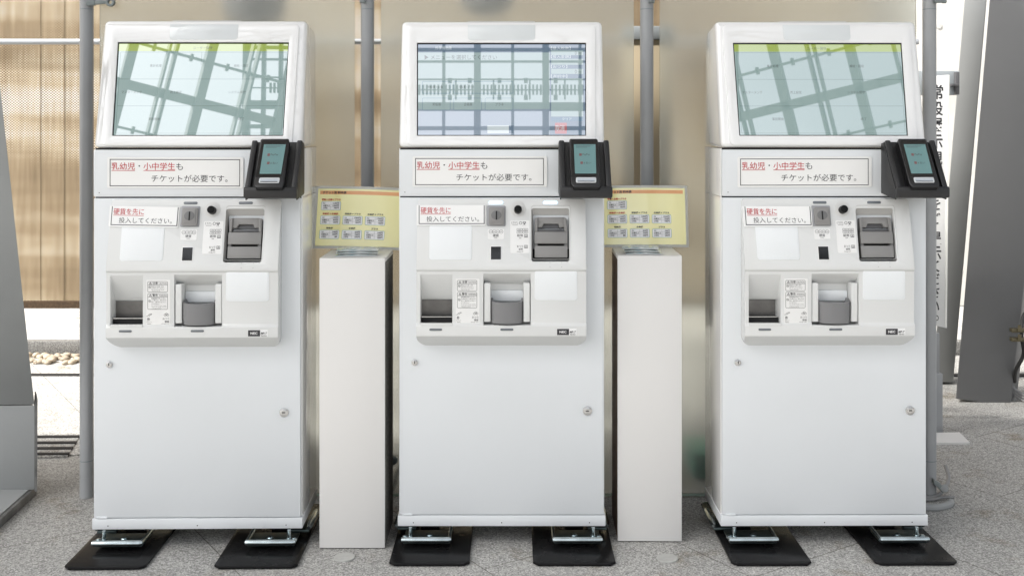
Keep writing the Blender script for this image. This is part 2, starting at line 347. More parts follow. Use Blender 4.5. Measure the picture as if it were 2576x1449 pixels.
# added unseen strip blocking the sun from the machines, and the glazed canopy behind the viewer
t = thing('sun_blocker', 'added flat grey strip overhead, out of view, blocking the sun from the ticket machines', 'blocker', (0, -1.3, 4.2))
bm = NB(); box(bm, -9, 4.5, -2.15, -.42, 4.2, 4.32); obj('blocker_slab', bm, M['blocker_face'], t, (0, -1.3, 4.2), bevel=.01)
bm = NB()
for i in range(14): box(bm, -8.9 + i * 1.0, -8.82 + i * 1.0, -2.1, -.5, 4.1, 4.199)
obj('blocker_ribs', bm, M['frame'], t, (0, -1.3, 4.2))

def facet(bm, P, ex, up, cols, rows, wv=.06, wide=(), clips=True, s0=0, s1=9.0):
    P = Vector(P); ex = Vector(ex).normalized(); up = Vector(up).normalized(); n = ex.cross(up).normalized()
    def bar(a, b, c, d, th=.06):
        prism(bm, [P + ex * a + up * c, P + ex * b + up * c, P + ex * b + up * d, P + ex * a + up * d], n * th)
    x0, x1 = cols[0][0], cols[-1][0]
    for x, w in cols: bar(x - w / 2, x + w / 2, s0, s1, .16)
    for s, h in rows: bar(x0, x1, s - h / 2, s + h / 2, .1)
    return bar
DIST, LEAN = 12.0, R(24)
cu = Vector((0, math.sin(LEAN), math.cos(LEAN)))
P0 = Vector((0, -DIST - .0, 2.0)) + Vector((0, -2.6, 0))
def s_of(py):                                                    # height on the central facet whose reflection reaches that row of the screen
    el = R(26) + (CY - py) / (DC / K)
    d = Vector((0, -math.cos(el), math.sin(el))); o = Vector((0, .05, 1.45)); nn = Vector((0, math.cos(LEAN), -math.sin(LEAN)))
    return (o + d * ((P0 - o).dot(nn) / d.dot(nn)) - P0).dot(cu)
t = thing('glazed_canopy', 'tall grey steel lattice of the glazed entrance hall facing the machines', 'canopy', P0)
u = .00125 * (14.2 / 3.4)
bm = NB()
cols = [((x - 1288) * u * 1.02, w * u) for x, w in ((580, 20), (630, 9), (680, 9), (780, 20), (830, 9), (880, 18), (930, 8), (985, 20), (1085, 8), (1185, 20), (1290, 9), (1388, 20), (1490, 9), (1590, 20), (1690, 9), (1790, 20), (1890, 9), (1990, 20))]
rows = [(s_of(y), h * u) for y, h in ((-1250, 26), (-1100, 12), (-950, 26), (-800, 12), (-700, 26), (-560, 12), (-460, 26), (-330, 12), (-250, 26), (-130, 12), (-60, 26), (40, 12), (105, 10), (142, 6), (198, 4), (231, 3), (284, 26), (352, 12), (420, 24), (500, 12), (600, 40), (720, 16))]
bar = facet(bm, P0, (1, 0, 0), cu, cols, rows)
for row in (222, 240):                                           # two rows of short raked louvres
    x = -3.4
    while x < 3.4:
        s = s_of(row); bar(x, x + .03, s - .035, s + .035, .05); x += .06
for x in (1118, 1232, 1342, 1448):
    bar((x - 1288) * u - .012, (x - 1288) * u + .012, s_of(262), s_of(200), .05)
for x in (1100, 1160, 1250, 1330, 1420):
    for y in (202, 255): bar((x - 1288) * u - .03, (x - 1288) * u + .03, s_of(y) - .04, s_of(y) + .04, .06)
obj('centre_lattice', bm, M['frame'], t, P0)
for sg in (-1, 1):
    a = R(32); corner = P0 + Vector((sg * 3.6, 0, 0))
    ex = Vector((sg * math.cos(a), math.sin(a), 0)); inn = Vector((-sg * math.sin(a), math.cos(a), 0))
    up = inn * math.sin(LEAN) + Vector((0, 0, math.cos(LEAN)))
    bm = NB()
    cols = [(x, w) for x, w in ((0.1, .13), (.55, .03), (.62, .03), (1.05, .13), (1.6, .03), (1.7, .03), (2.3, .13), (2.8, .04), (2.9, .03), (3.4, .13), (4.0, .04), (4.5, .13), (5.2, .04), (5.9, .13), (7.0, .13))]
    rows = [(2.0 + i * .62, .035 if i % 3 else .14) for i in range(-3, 12)]
    bar = facet(bm, corner, ex, up, cols, rows)
    for i in range(-3, 12):
        for x in (.8, 1.35, 2.0, 2.55, 3.1, 3.7, 4.2): bar(x - .02, x + .02, 2.0 + i * .62 - .055, 2.0 + i * .62 + .055, .07)
    for k in range(30): bar(.2 + k * .09, .235 + k * .09, 8.0, 8.14, .05); bar(.2 + k * .09, .235 + k * .09, 8.25, 8.4, .05)
    obj('side_lattice', bm, M['frame'], t, P0)

# boarded fence far behind, the sunshade cloth, board and posts
t = thing('board_fence', 'weathered brown board fence behind the woven sunshade', 'fence', (0, 4.25, 0))
bm = NB()
x = -9.0
while x < 2.5:
    w = random.uniform(.07, .11); box(bm, x, x + w - .0004, 4.25 + random.uniform(0, .012), 4.3, .08, 3.6 + random.uniform(-.05, .05)); x += w
obj('boards', bm, M['bank'], t, (0, 4.25, 0))

def sunshade(label, x0, x1, y, z0, z1, hem=True):
    c = ((x0 + x1) / 2, y, z1)
    t = thing('sunshade', label, 'sunshade', c, 'woven brown sunshades behind the posts')
    bm = NB(); n = 24
    for i in range(n):                                           # cloth with slight waves and real thickness
        a, b = x0 + (x1 - x0) * i / n, x0 + (x1 - x0) * (i + 1) / n
        f = lambda q: y + .012 * math.sin(q * 3.1)
        for k in range(6):
            za, zb = z0 + (z1 - z0) * k / 6, z0 + (z1 - z0) * (k + 1) / 6
            bm.faces.new([bm.verts.new((a, f(a), za)), bm.verts.new((b, f(b), za)), bm.verts.new((b, f(b), zb)), bm.verts.new((a, f(a), zb))])
    bmesh.ops.remove_doubles(bm, verts=bm.verts[:], dist=1e-4)
    obj('cloth', bm, M['mesh'], t, c)
    if hem:
        bm = NB(); box(bm, x0, x1, y - .016, y + .012, z0 - .03, z0); obj('hem', bm, M['hem'], t, c)
    zr = at(100, 107, y).z
    bm = NB(); tube(bm, [(x0, y - .03, zr), (x1, y - .03, zr)], .013); obj('rod', bm, M['rod'], t, c)
    return t
zb = at(100, 757, 1.3).z
sunshade('long woven brown sunshade filling the left opening above the sunlit paving', -2.35, at(1290, 0, 1.3).x, 1.3, zb, 3.0)
sunshade('woven brown sunshade behind the third grey post, over the tan board', at(1300, 0, 1.3).x, at(2303, 0, 1.3).x, 1.3, zb, 3.0)
t = thing('tan_board', 'plain tan board with a grey cap rail behind the third grey post', 'board', at(1627, 1000, 1.0))
c = t.location.copy(); zt = at(1627, 101, 1.0).z
bm = NB(); box(bm, at(1570, 0, 1).x, at(1690, 0, 1).x, 1.0, 1.03, .5, zt); obj('board', bm, M['tan'], t, c, bevel=.003)
bm = NB(); box(bm, at(1566, 0, 1).x, at(1694, 0, 1).x, .990, 1.04, zt, at(1627, 67, 1.0).z); obj('cap_rail', bm, M['rail'], t, c, bevel=.004)

PY = .445
for lab, px, py, r in (('dark round object blurred behind the left frosted glass panel', 640, -8, .135), ('dark round object blurred behind the middle frosted glass panel', 1225, -36, .125)):  # unidentified dark blurs, built as plain rounded bodies on cords
    q = at(px, py, 1.02); t = thing('dark_round_object', lab, 'lamp', q, 'dark round objects hanging behind the frosted glass')
    bm = NB(); tube(bm, [q + Vector((0, 0, z * r)) for z in (-1, -.96, -.7, 0, .7, 1, 1.05)], [r * k for k in (.3, .45, .85, 1, .8, .35, .1)], 24); obj('round_body', bm, M['dgrey'], t, q)
    bm = NB(); tube(bm, [q + Vector((0, 0, r)), q + Vector((0, 0, 1.6))], .006, 8); obj('cord', bm, M['cable_black'], t, q)
q = at(1775, 1185, .66); q.z = 0
t = thing('teal_object', 'low teal object on the paving blurred behind the right frosted glass panel', 'crate', q)  # unidentified teal patch, built as a low box with a rim
bm = NB(); box(bm, q.x - .05, q.x + .32, .62, .84, .004, .085); obj('teal_body', bm, M['tealbox'], t, q, bevel=.01)
bm = NB(); box(bm, q.x - .057, q.x + .327, .61, .85, .0855, .10); obj('rim', bm, M['tealbox'], t, q, bevel=.006)
for lab, a, b in (('frosted glass panel behind the leftmost ticket machine, ringed bracket at its upper corner', 252, 892), ('frosted glass panel behind the middle ticket machine', 958.5, 1594), ('frosted glass panel behind the rightmost ticket machine', 1659.5, 2303)):
    x0, x1 = at(a, 0, PY).x, at(b, 0, PY).x; c = ((x0 + x1) / 2, PY, .02)
    t = thing('glass_panel', lab, 'glass panel', c, 'frosted glass panels between the grey posts')
    bm = NB(); box(bm, x0, x1, PY - .005, PY + .005, .012, 2.9); obj('pane', bm, M['frosted'], t, c, smooth=0)
    bm = NB(); box(bm, x0, x1, PY - .007, PY + .007, .004, .012); obj('edge_strip', bm, M['glassedge'], t, c)
    for k, sx in enumerate((x0 + .045, x1 - .045)):
        bm = NB(); tube(bm, [(sx, PY - .006, .135), (sx, PY - .022, .135), (sx, PY - .026, .135)], [.016, .016, .011], 20); obj('fitting', bm, M['bracket'], t, c)

def post(px, lab, arms, hook):
    c = at(px, 1200, PY); c.z = 0
    t = thing('steel_post', lab, 'post', c, 'grey steel tube posts of the glass screen')
    r = .0235
    bm = NB(); tube(bm, [c + Vector((0, 0, z)) for z in (0, .07, .0705, .073, .0735, 3.2)], [r, r, r * .97, r * .97, r, r], 28); obj('tube', bm, M['post'], t, c)
    for z in (.129, 1.32 + (CY - 26) * K * 3.845 / 3.4):
        bm = NB(); tube(bm, [c + Vector((0, 0, z)), c + Vector((0, 0, z + .003))], r * 1.012, 28); obj('joint_ring', bm, M['bracket'], t, c)
    for sx in arms:
        z = 1.32 + (CY - 9) * K * 3.845 / 3.4
        bm = NB()
        box(bm, c.x + sx * .012, c.x + sx * .04, PY - .034, PY - .02, z - .012, z + .014)
        prism(bm, [(c.x + sx * .04, PY - .033, z - .009), (c.x + sx * .083, PY - .033, z - .005), (c.x + sx * .083, PY - .033, z + .006), (c.x + sx * .04, PY - .033, z + .010)], (0, .012, 0))
        n = 20; V = []
        for rad, y in ((.0155, -.035), (.0155, -.019), (.007, -.019), (.007, -.035)):
            V.append([bm.verts.new((c.x + sx * .095 + rad * math.cos(2 * math.pi * k / n), PY + y, z + rad * math.sin(2 * math.pi * k / n))) for k in range(n)])
        for q in range(4):
            A, B = V[q], V[(q + 1) % 4]
            for k in range(n): bm.faces.new((A[k], A[(k + 1) % n], B[(k + 1) % n], B[k]))
        obj('bracket_arm', bm, M['bracket'], t, c, bevel=.0015)
    if hook:
        z = at(px, 4, PY).z
        bm = NB(); box(bm, c.x + hook * .004, c.x + hook * .030, PY - .045, PY - .022, z - .010, z + .03); tube(bm, [(c.x + hook * .030, PY - .034, z - .004), (c.x + hook * .046, PY - .034, z - .004)], .008)
        obj('clamp', bm, M['bracket'], t, c, bevel=.002)
    return t
post(218, 'grey steel post left of the leftmost ticket machine', (1,), 0)
post(924.5, 'grey steel post between the leftmost and middle ticket machines', (), -.5)
post(1627, 'grey steel post between the middle and rightmost ticket machines', (), .5)
post(2338, 'grey steel post beside the vertical white banner', (), 1)

# drain grating in the paving
t = thing('drain_grating', 'slotted stone drain grating set in the paving at the left', 'grating', FLOOR.p(140, 1118))
c = t.location.copy()
bm = NB(); slab(bm, FLOOR, [(60, 1093), (204, 1091), (170, 1146), (60, 1148)], .001, .008); obj('stone_frame', bm, M['stone'], t, c)
bm = NB()
for y, xr in ((1097, 201), (1112, 193), (1126, 184), (1140, 175)): slab(bm, FLOOR, [(60, y - 2.2), (xr, y - 3.2), (xr - 3, y + 1.6), (60, y + 2.6)], .001, .012)
obj('slots', bm, M['gap'], t, c)

# ------------------------------------------------------------------ inclined steel columns
def left_column():
    Y = .42; c = FLOOR.p(60, 1240)
    t = thing('inclined_column', 'grey steel column on a chipped base slab at the left edge, leaning outward', 'column', c, 'inclined grey steel columns')
    p = lambda x, y, Y: at(x, y, Y)
    # lower vertical shaft
    f = [p(-90, 1233, Y), p(88, 1232, Y), p(88, 1019, Y), p(-90, 1021, Y)]
    bm = NB(); prism(bm, f, (-.2, .16, 0)); obj('lower_shaft', bm, M['column'], t, c, bevel=.004)
    # leaning upper shaft: its face overhangs towards the viewer as it rises
    a, b = p(-90, 1020, Y - .001), p(88, 1018, Y - .001)
    def up(x, y, k): return at(x, y, Y - .001 - .75 * k)
    e, g = up(-150, -40, 1), up(-26, -40, 1)
    bm = NB(); prism(bm, [a, b, g, e], (-.22, .18, 0)); obj('upper_shaft', bm, M['column'], t, c, bevel=.004)
    side = at(96.5, 1000, Y + .02)
    bm = NB()
    prism(bm, [p(88.6, 1236, Y - .004), p(93.5, 1238, Y - .004), p(95, 1004, Y - .004), p(91, 985, Y - .004), p(88.6, 1014, Y - .004)], (-.01, .012, 0))
    obj('edge_flange', bm, M['column_edge'], t, c, bevel=.0015)
    bm = NB()
    q = [FLOOR.p(93, 1243), FLOOR.p(-30, 1358), FLOOR.p(-300, 1358), FLOOR.p(-300, 1243)]
    prism(bm, q, (0, 0, .03)); obj('base_slab', bm, M['column_edge'], t, c, bevel=.004)
    bm = NB(); q = [FLOOR.p(88, 1240), FLOOR.p(-36, 1352), FLOOR.p(-300, 1352), FLOOR.p(-300, 1240)]
    prism(bm, [v + Vector((0, 0, .0305)) for v in q], (0, 0, .003)); obj('base_cover', bm, M['column'], t, c)
left_column()
def leaning(label, bl, br, tl, tr, Yb, Yt, thick, m, edge, skew=.62):
    c = at(bl[0], bl[1], Yb); c.z = 0
    t = thing('inclined_column', label, 'column', c, 'inclined grey steel columns')
    f = [at(*bl, Yb), at(*br, Yb), at(*tr, Yt), at(*tl, Yt)]
    bm = NB(); prism(bm, f, (thick * skew, thick, 0)); obj('shaft', bm, m, t, c, bevel=.005)
    return t
leaning('dark grey steel column leaning outward at the right edge, nearest the cables', (2404, 1003), (2541, 1024), (2492, -30), (2662, -30), 1.75, 1.55, .22, M['column_dark'], 0)
leaning('lighter grey steel column behind the dark leaning one at the right', (2345, 962), (2398, 962), (2429, -30), (2485, -30), 2.10, 1.95, .12, M['column'], 0, .42)

# pale wall beyond the right post
t = thing('concrete_wall', 'pale sunlit concrete wall beyond the vertical banner', 'wall', (3.4, 4, 0))
bm = NB(); box(bm, at(2296, 0, 4).x, 6.5, 4, 4.2, .0785, 4.2); obj('wall_face', bm, M['concrete'], t, (3.4, 4, 0), bevel=.01)
bm = NB(); q = at(2362, 66, 3.995); tube(bm, [q, q + Vector((0, .02, 0))], .02, 20); obj('tie_hole', bm, M['concrete'], t, (3.4, 4, 0))

# ------------------------------------------------------------------ the banner stand by the right post
BY = 1.25
c = at(2358, 1140, BY); c.z = 0
t = thing('banner_stand', 'grey banner stand behind the right post with a white foot', 'stand', c)
bm = NB(); pl = FY(BY + .02)
slab(bm, pl, rr(2312, 940, 2372, 1141), -.04, .02); slab(bm, pl, rr(2318, 838, 2364, 940), -.035, .012); obj('stand_post', bm, M['post'], t, c, bevel=.003)
bm = NB(); slab(bm, pl, rr(2300, 179, 2414, 240), -.03, 0.0); obj('head_box', bm, M['rail'], t, c, bevel=.004)
bm = NB(); slab(bm, pl, rr(2404, 182, 2414, 238), 0.001, .02); slab(bm, pl, rr(2394, 211, 2413, 218), .001, .03); obj('head_clip', bm, M['dgrey'], t, c, bevel=.002)
bm = NB(); prism(bm, [FLOOR.p(2300, 1092), FLOOR.p(2414, 1092), FLOOR.p(2440, 1117), FLOOR.p(2300, 1119)], (0, 0, .008)); obj('foot', bm, M['plinth'], t, c)
pl = FY(BY - .03)
t = thing('vertical_banner', 'white vertical banner lettered in black hanging behind the right post', 'banner', at(2360, 500, BY - .03))
c = t.location.copy()
def lean(x, y): return x - (y - 200) * .012
poly = [(lean(2326, 189), 193), (lean(2389, 187), 189), (lean(2390, 820), 826), (lean(2330, 815), 812)]
bm = NB(); slab(bm, pl, poly, -.006, 0); obj('banner_sheet', bm, M['paper'], t, c, bevel=.002)
bm = NB(); slab(bm, pl, [(lean(2384, 189), 191), (lean(2388.5, 189), 191), (lean(2389.5, 820), 822), (lean(2385, 820), 821)], .0005, .003); obj('sleeve_edge', bm, M['sheetmargin'], t, c)
bm = NB()
for i, ch in enumerate('常設展示観覧券をご提示ください。'):
    y = (232, 273, 315, 357, 398, 440, 480, 514, 550, 600, 638, 670, 702, 735, 772, 801)[i]; x = lean(2357, y); k = 1.0 if ch in '常設展示観覧券提' else .8
    if ch == '。': text(bm, pl, ch, x + 2, y - 8, x + 12, y + 6, .001)
    else: text(bm, pl, ch, x - 16 * k, y - 18 * k, x + 16 * k, y + 18 * k, .001, bold=.012)
obj('lettering', bm, M['ink'], t, c, recalc=False, smooth=0)

# cables and clips at the right post's foot, and the clamps at the right edge
t = thing('grey_cable', 'grey cable looped on the paving at the foot of the right post', 'cable', FLOOR.p(2360, 1275)); c = t.location.copy()
F = lambda x, y, z=.008: FLOOR.p(x, y) + Vector((0, 0, z))
bm = NB(); tube(bm, curve_pts([F(2318, 1256), F(2350, 1256), F(2374, 1244, .02), F(2386, 1226, .035), F(2378, 1212, .06)]), .007, 10)
tube(bm, curve_pts([F(2300, 1262), F(2345, 1262), F(2372, 1256), F(2400, 1256)]), .005, 10); obj('cord', bm, M['cable_grey'], t, c)
bm = NB(); tube(bm, curve_pts([F(2320, 1281), F(2352, 1283), F(2385, 1276), F(2392, 1268)]), .013, 10); obj('conduit', bm, M['column'], t, c)
q = at(2368, 1222, .40)
t = thing('pipe_clip', 'grey clip bolted low on the right post', 'clip', q)
bm = NB(); prism(bm, [at(2349, 1205, .40), at(2366, 1215, .40), at(2378, 1234, .40), at(2372, 1240, .40), at(2360, 1226, .40), at(2350, 1218, .40)], (0, .02, 0)); obj('clip_arm', bm, M['bracket'], t, q, bevel=.002)
bm = NB(); tube(bm, [at(2376, 1228, .395), at(2376, 1228, .425)], .014, 18); obj('clip_knob', bm, M['column'], t, q, bevel=.002)
for lab, y in (('upper yellowish metal clamp on the dark column at the right edge', 832), ('lower yellowish metal clamp on the dark column at the right edge', 855)):
    q = at(2560, y, 1.6); t = thing('metal_clamp', lab, 'clamp', q, 'yellowish clamps at the right edge')
    bm = NB(); slab(bm, FY(1.6), rr(2546, y - 5, 2590, y + 5, 2), -.03, .0); obj('jaw', bm, M['brass'], t, q, bevel=.003)
    bm = NB(); tube(bm, [at(2565, y + 2, 1.59), at(2565, y - 14, 1.59)], .008, 10); obj('bolt', bm, M['brass'], t, q)
bm = NB(); tube(bm, curve_pts([at(2620, 770, 1.7), at(2578, 790, 1.68), at(2570, 840, 1.64), at(2575, 890, 1.66), at(2556, 930, 1.7), at(2552, 960, 1.75)]), .009, 10)
o = obj('black_cable', bm, M['cable_black'], None); tag(o, 'black cable hanging beside the clamps at the right edge', 'cable')
bm = NB()
for k in range(3): tube(bm, curve_pts([at(2545, 968 + k * 6, 1.8), at(2560, 985 + k * 7, 1.78), at(2590, 996 + k * 8, 1.75), at(2640, 1000 + k * 8, 1.7)]), .007, 8)
tag(obj('white_cable_bundle', bm, M['cable_grey'], None), 'pale cable bundle sagging at the right edge', 'cable')
bm = NB(); tube(bm, curve_pts([F(983, 1238), F(992, 1230, .02), F(1002, 1218, .05), F(1040, 1195, .06)]), .009, 10)
tag(obj('power_cable', bm, M['cable_black'], None), 'short black power cable behind the white plinth by the middle machine', 'cable')

for lab, x, y in (('round grey cap flush in the paving before the left plinth', 866.5, 1402.5), ('round grey cap flush in the paving before the right plinth', 1678.5, 1405)):
    q = FLOOR.p(x, y); bm = NB(); tube(bm, [q, q + Vector((0, 0, .003)), q + Vector((0, 0, .0045))], [.0325, .0325, .031], 36)
    o = obj('floor_cap', bm, M['cap'], None, q); o.location = q; tag(o, lab, 'floor cap', 'round caps in the paving')

# ------------------------------------------------------------------ plinths, price lists, leaflets
def plinth(label, x0, x1, yb, ztop, depth, sideleft, rz=0):
    f0 = FLOOR.p(x0, yb); f1 = FLOOR.p(x1, yb); c = Vector(((f0.x + f1.x) / 2, f0.y, 0)); w = (f1.x - f0.x) / 2
    t = thing('display_plinth', label, 'plinth', c, 'white plinths between the ticket machines', rz)
    bm = NB(); box(bm, -w, w, 0, .012, .003, ztop); obj('front_board', bm, M['plinth'], t, bevel=.0012)
    bm = NB(); box(bm, -w, w, .0125, depth, ztop - .014, ztop); obj('top_board', bm, M['plinth'], t, bevel=.0012)
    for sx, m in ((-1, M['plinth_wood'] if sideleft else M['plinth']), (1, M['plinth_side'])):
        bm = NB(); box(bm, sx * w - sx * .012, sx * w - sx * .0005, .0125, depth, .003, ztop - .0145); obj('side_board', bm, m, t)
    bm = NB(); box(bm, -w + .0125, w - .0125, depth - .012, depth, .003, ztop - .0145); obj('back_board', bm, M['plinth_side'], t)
    return t, c, w
p1, c1, w1 = plinth('white plinth with a dark side, between the leftmost and middle machines', 803.5, 968, 1380, .905, .235, False)
p2, c2, w2 = plinth('white plinth with a brown left side, between the middle and rightmost machines', 1554, 1715, 1363, .906, .235, True, R(-.8))

def price_list(label, cxp, cyp, Y, rz, lean, roll, z0):
    # printed A4 sheet, drawn in its own units (mm) and bent slightly
    Wd, Ht = 297.0, 210.0
    t = thing('price_list', label, 'price list', (at(cxp, 600, Y).x, Y, z0), 'yellow laminated price lists standing on the plinths', rz)
    class Bent:
        n = Vector((0, -1, 0))
        def p(s, x, y, off=0.0):                                  # x,y in mm from the sheet's top left
            u = (x - Wd / 2) / 1000; v = (Ht - y) / 1000
            bow = .014 * (1 - (2 * u / .297) ** 2)
            q = Vector((u + roll * v, -bow + .012 - off, v - roll * u * .8))
            return Matrix.Rotation(lean, 4, 'X') @ q
    B = Bent()
    def grid(bm, x0, y0, x1, y1, off, mi=0, nx=12, ny=3):
        V = [[bm.verts.new(B.p(x0 + (x1 - x0) * i / nx, y0 + (y1 - y0) * j / ny, off)) for i in range(nx + 1)] for j in range(ny + 1)]
        for j in range(ny):
            for i in range(nx): bm.faces.new((V[j][i], V[j][i + 1], V[j + 1][i + 1], V[j + 1][i])).material_index = mi
    bm = NB(); grid(bm, 0, 0, Wd, Ht, 0)
    bmesh.ops.solidify(bm, geom=bm.faces[:], thickness=.0008); obj('laminate', bm, M['sheetmargin'], t)
    bm = NB(); grid(bm, 9, 9, Wd - 9, Ht - 9, .0012); obj('printed_field', bm, M['sheetyellow'], t)
    bm = NB(); grid(bm, 16, 16, Wd - 16, 28, .0016, 0, 12, 1); obj('heading_band', bm, M['orange'], t)
    bm = NB(); text(bm, B, 'チケット別 料金表', 25, 17.5, 105, 27, .002, 0, .03)
    ents = [(22, 52, '常設＋企画＋プラネ', 1, ('1640円', '1080円', '780円')), (22, 100, '常設展＋企画展', 1, ('1100円', '800円', '500円')), (97, 100, '常設展＋プラネ', 0, ('1080円', '560円', '280円')), (172, 100, '企画展＋プラネ', 0, ('1340円', '930円', '780円')),
            (22, 148, '常設展', 0, ('540円', '280円', '無料')), (97, 148, '企画展', 0, ('800円', '700円', '500円')), (172, 148, 'プラネ', 0, ('540円', '280円', '280円'))]
    obj('heading', bm, [M['ink']], t, recalc=False, smooth=0)
    for x, y, head, red, rows in ents:
        w = min(len(head) * 7.6, 64)
        bm = NB(); text(bm, B, head, x + 33 - w / 2, y - 9.5, x + 33 + w / 2, y - 2.5, .002, 0, .03); obj('heading', bm, M['red'] if red else M['ink'], t, recalc=False, smooth=0)
        b2 = NB(); grid(b2, x + 1, y + 1, x + 65, y + 29, .0016, 0, 3, 1)
        outline(b2, B, x, y, x + 66, y + 30, 1.1, .0019, 1, 4); tb = obj('tariff_box', b2, [M['boxwhite'], M['teal']], t, recalc=False, smooth=0)
        b3 = NB()
        for k, (nm, pr) in enumerate(zip(('大人', '65歳以上', '小学生'), rows)):
            yy = y + 3.5 + k * 8
            text(b3, B, nm, x + 6, yy, x + (14 if k == 0 else 30 if k == 1 else 22), yy + 6, .0022, 0, .02)
            text(b3, B, pr, x + 60 - len(pr) * 4.3, yy, x + 60, yy + 6, .0022, 0, .02)
            if k < 2: rule(b3, B, x + 5, yy + 7, x + 61, yy + 7.4, .0021, 1)
        rule(b3, B, x + 32.5, y + 3, x + 33, y + 27, .0021, 1)
        obj('lettering', b3, [M['ink'], M['inkgrey']], tb, recalc=False, smooth=0)
    return t
price_list('yellow price list standing on the left plinth, partly behind the middle machine', 897, 0, .195, R(3), R(-13), .035, .908)
price_list('yellow price list standing on the right plinth, behind the black card reader', 1624, 0, .25, R(0), R(-11), 0.0, .908)

def leaflet(label, c, rz, w=.13, d=.085, th=.006, cover=True):
    t = thing('leaflet', label, 'leaflet', c, 'folded leaflets lying on the plinths', rz)
    n = 12; bm = NB(); bt = NB()
    def z(u, k): return th * (.45 + .55 * max(math.sin(math.pi * (u + .5)), 0.0)) * k
    us = [i / n - .5 for i in range(n + 1)]
    prism(bm, [(w * q, -d / 2, .0004) for q in us[::-1]] + [(w * q, -d / 2, z(q, 1) * .45) for q in us], (0, d, 0))
    prism(bt, [(w * q * 1.01, -d / 2 - .001, z(q, 1) * .45 + .0005) for q in us[::-1]] + [(w * q * 1.01, -d / 2 - .001, z(q, 1)) for q in us], (0, d, 0))
    obj('back_leaf', bm, M['leafwhite'], t); obj('cover', bt, M['leafcover'], t)
    return t
zt = .906
for k, (lab, dx, dy, rz) in enumerate((('lowest folded leaflet in the pile on the left plinth', 0.0, .085, 6), ('middle folded leaflet in the pile on the left plinth', .004, .088, 4), ('topmost pale blue leaflet in the pile on the left plinth', .002, .094, 7))):
    leaflet(lab, (c1.x + .002 + dx, c1.y + dy, zt + k * .0074), R(rz))
for k, (lab, dx, dy, rz) in enumerate((('lowest folded leaflet in the pile on the right plinth', 0.0, .07, -3), ('middle folded leaflet in the pile on the right plinth', -.003, .075, -5), ('topmost pale blue leaflet in the pile on the right plinth', -.008, .084, -7))):
    leaflet(lab, (c2.x - .012 + dx, c2.y + dy, zt + .001 + k * .0074), R(rz), .115)

# ------------------------------------------------------------------ the ticket machine, measured on the middle one
XC = (1262 - CX) * K
M0 = Vector((XC, 0, 0))
TILT = R(13)
ZB = at(0, 371.5, 0).z
HEAD = Pl((0, -.004, ZB), (0, -math.cos(TILT), math.sin(TILT)))
zA, zBt = at(0, 501, -.013).z, at(0, 676, -.066).z
UP = Pl((0, -.013, zA), Vector((0, -(zA - zBt), (.066 - .013))))
LOW = Pl((0, -.0606, 0), (0, -1, 0)); LIP = Pl((0, -.0672, 0), (0, -1, 0))
D0 = FY(-.006)
DEPTH = .27
HW = 259 * K
def z_(py, Y=0): return at(0, py, Y).z
def x_(px, Y=0): return at(px, 0, Y).x

def boolean(base, cutters):
    for c in cutters:
        m = base.modifiers.new('cut', 'BOOLEAN'); m.operation = c[1]; m.object = c[0]; m.solver = 'EXACT'
    bpy.context.view_layer.update()
    dg = bpy.context.evaluated_depsgraph_get()
    me = bpy.data.meshes.new_from_object(base.evaluated_get(dg)); base.modifiers.clear()
    old = base.data; base.data = me; bpy.data.meshes.remove(old)
    for c in cutters: bpy.data.objects.remove(c[0])

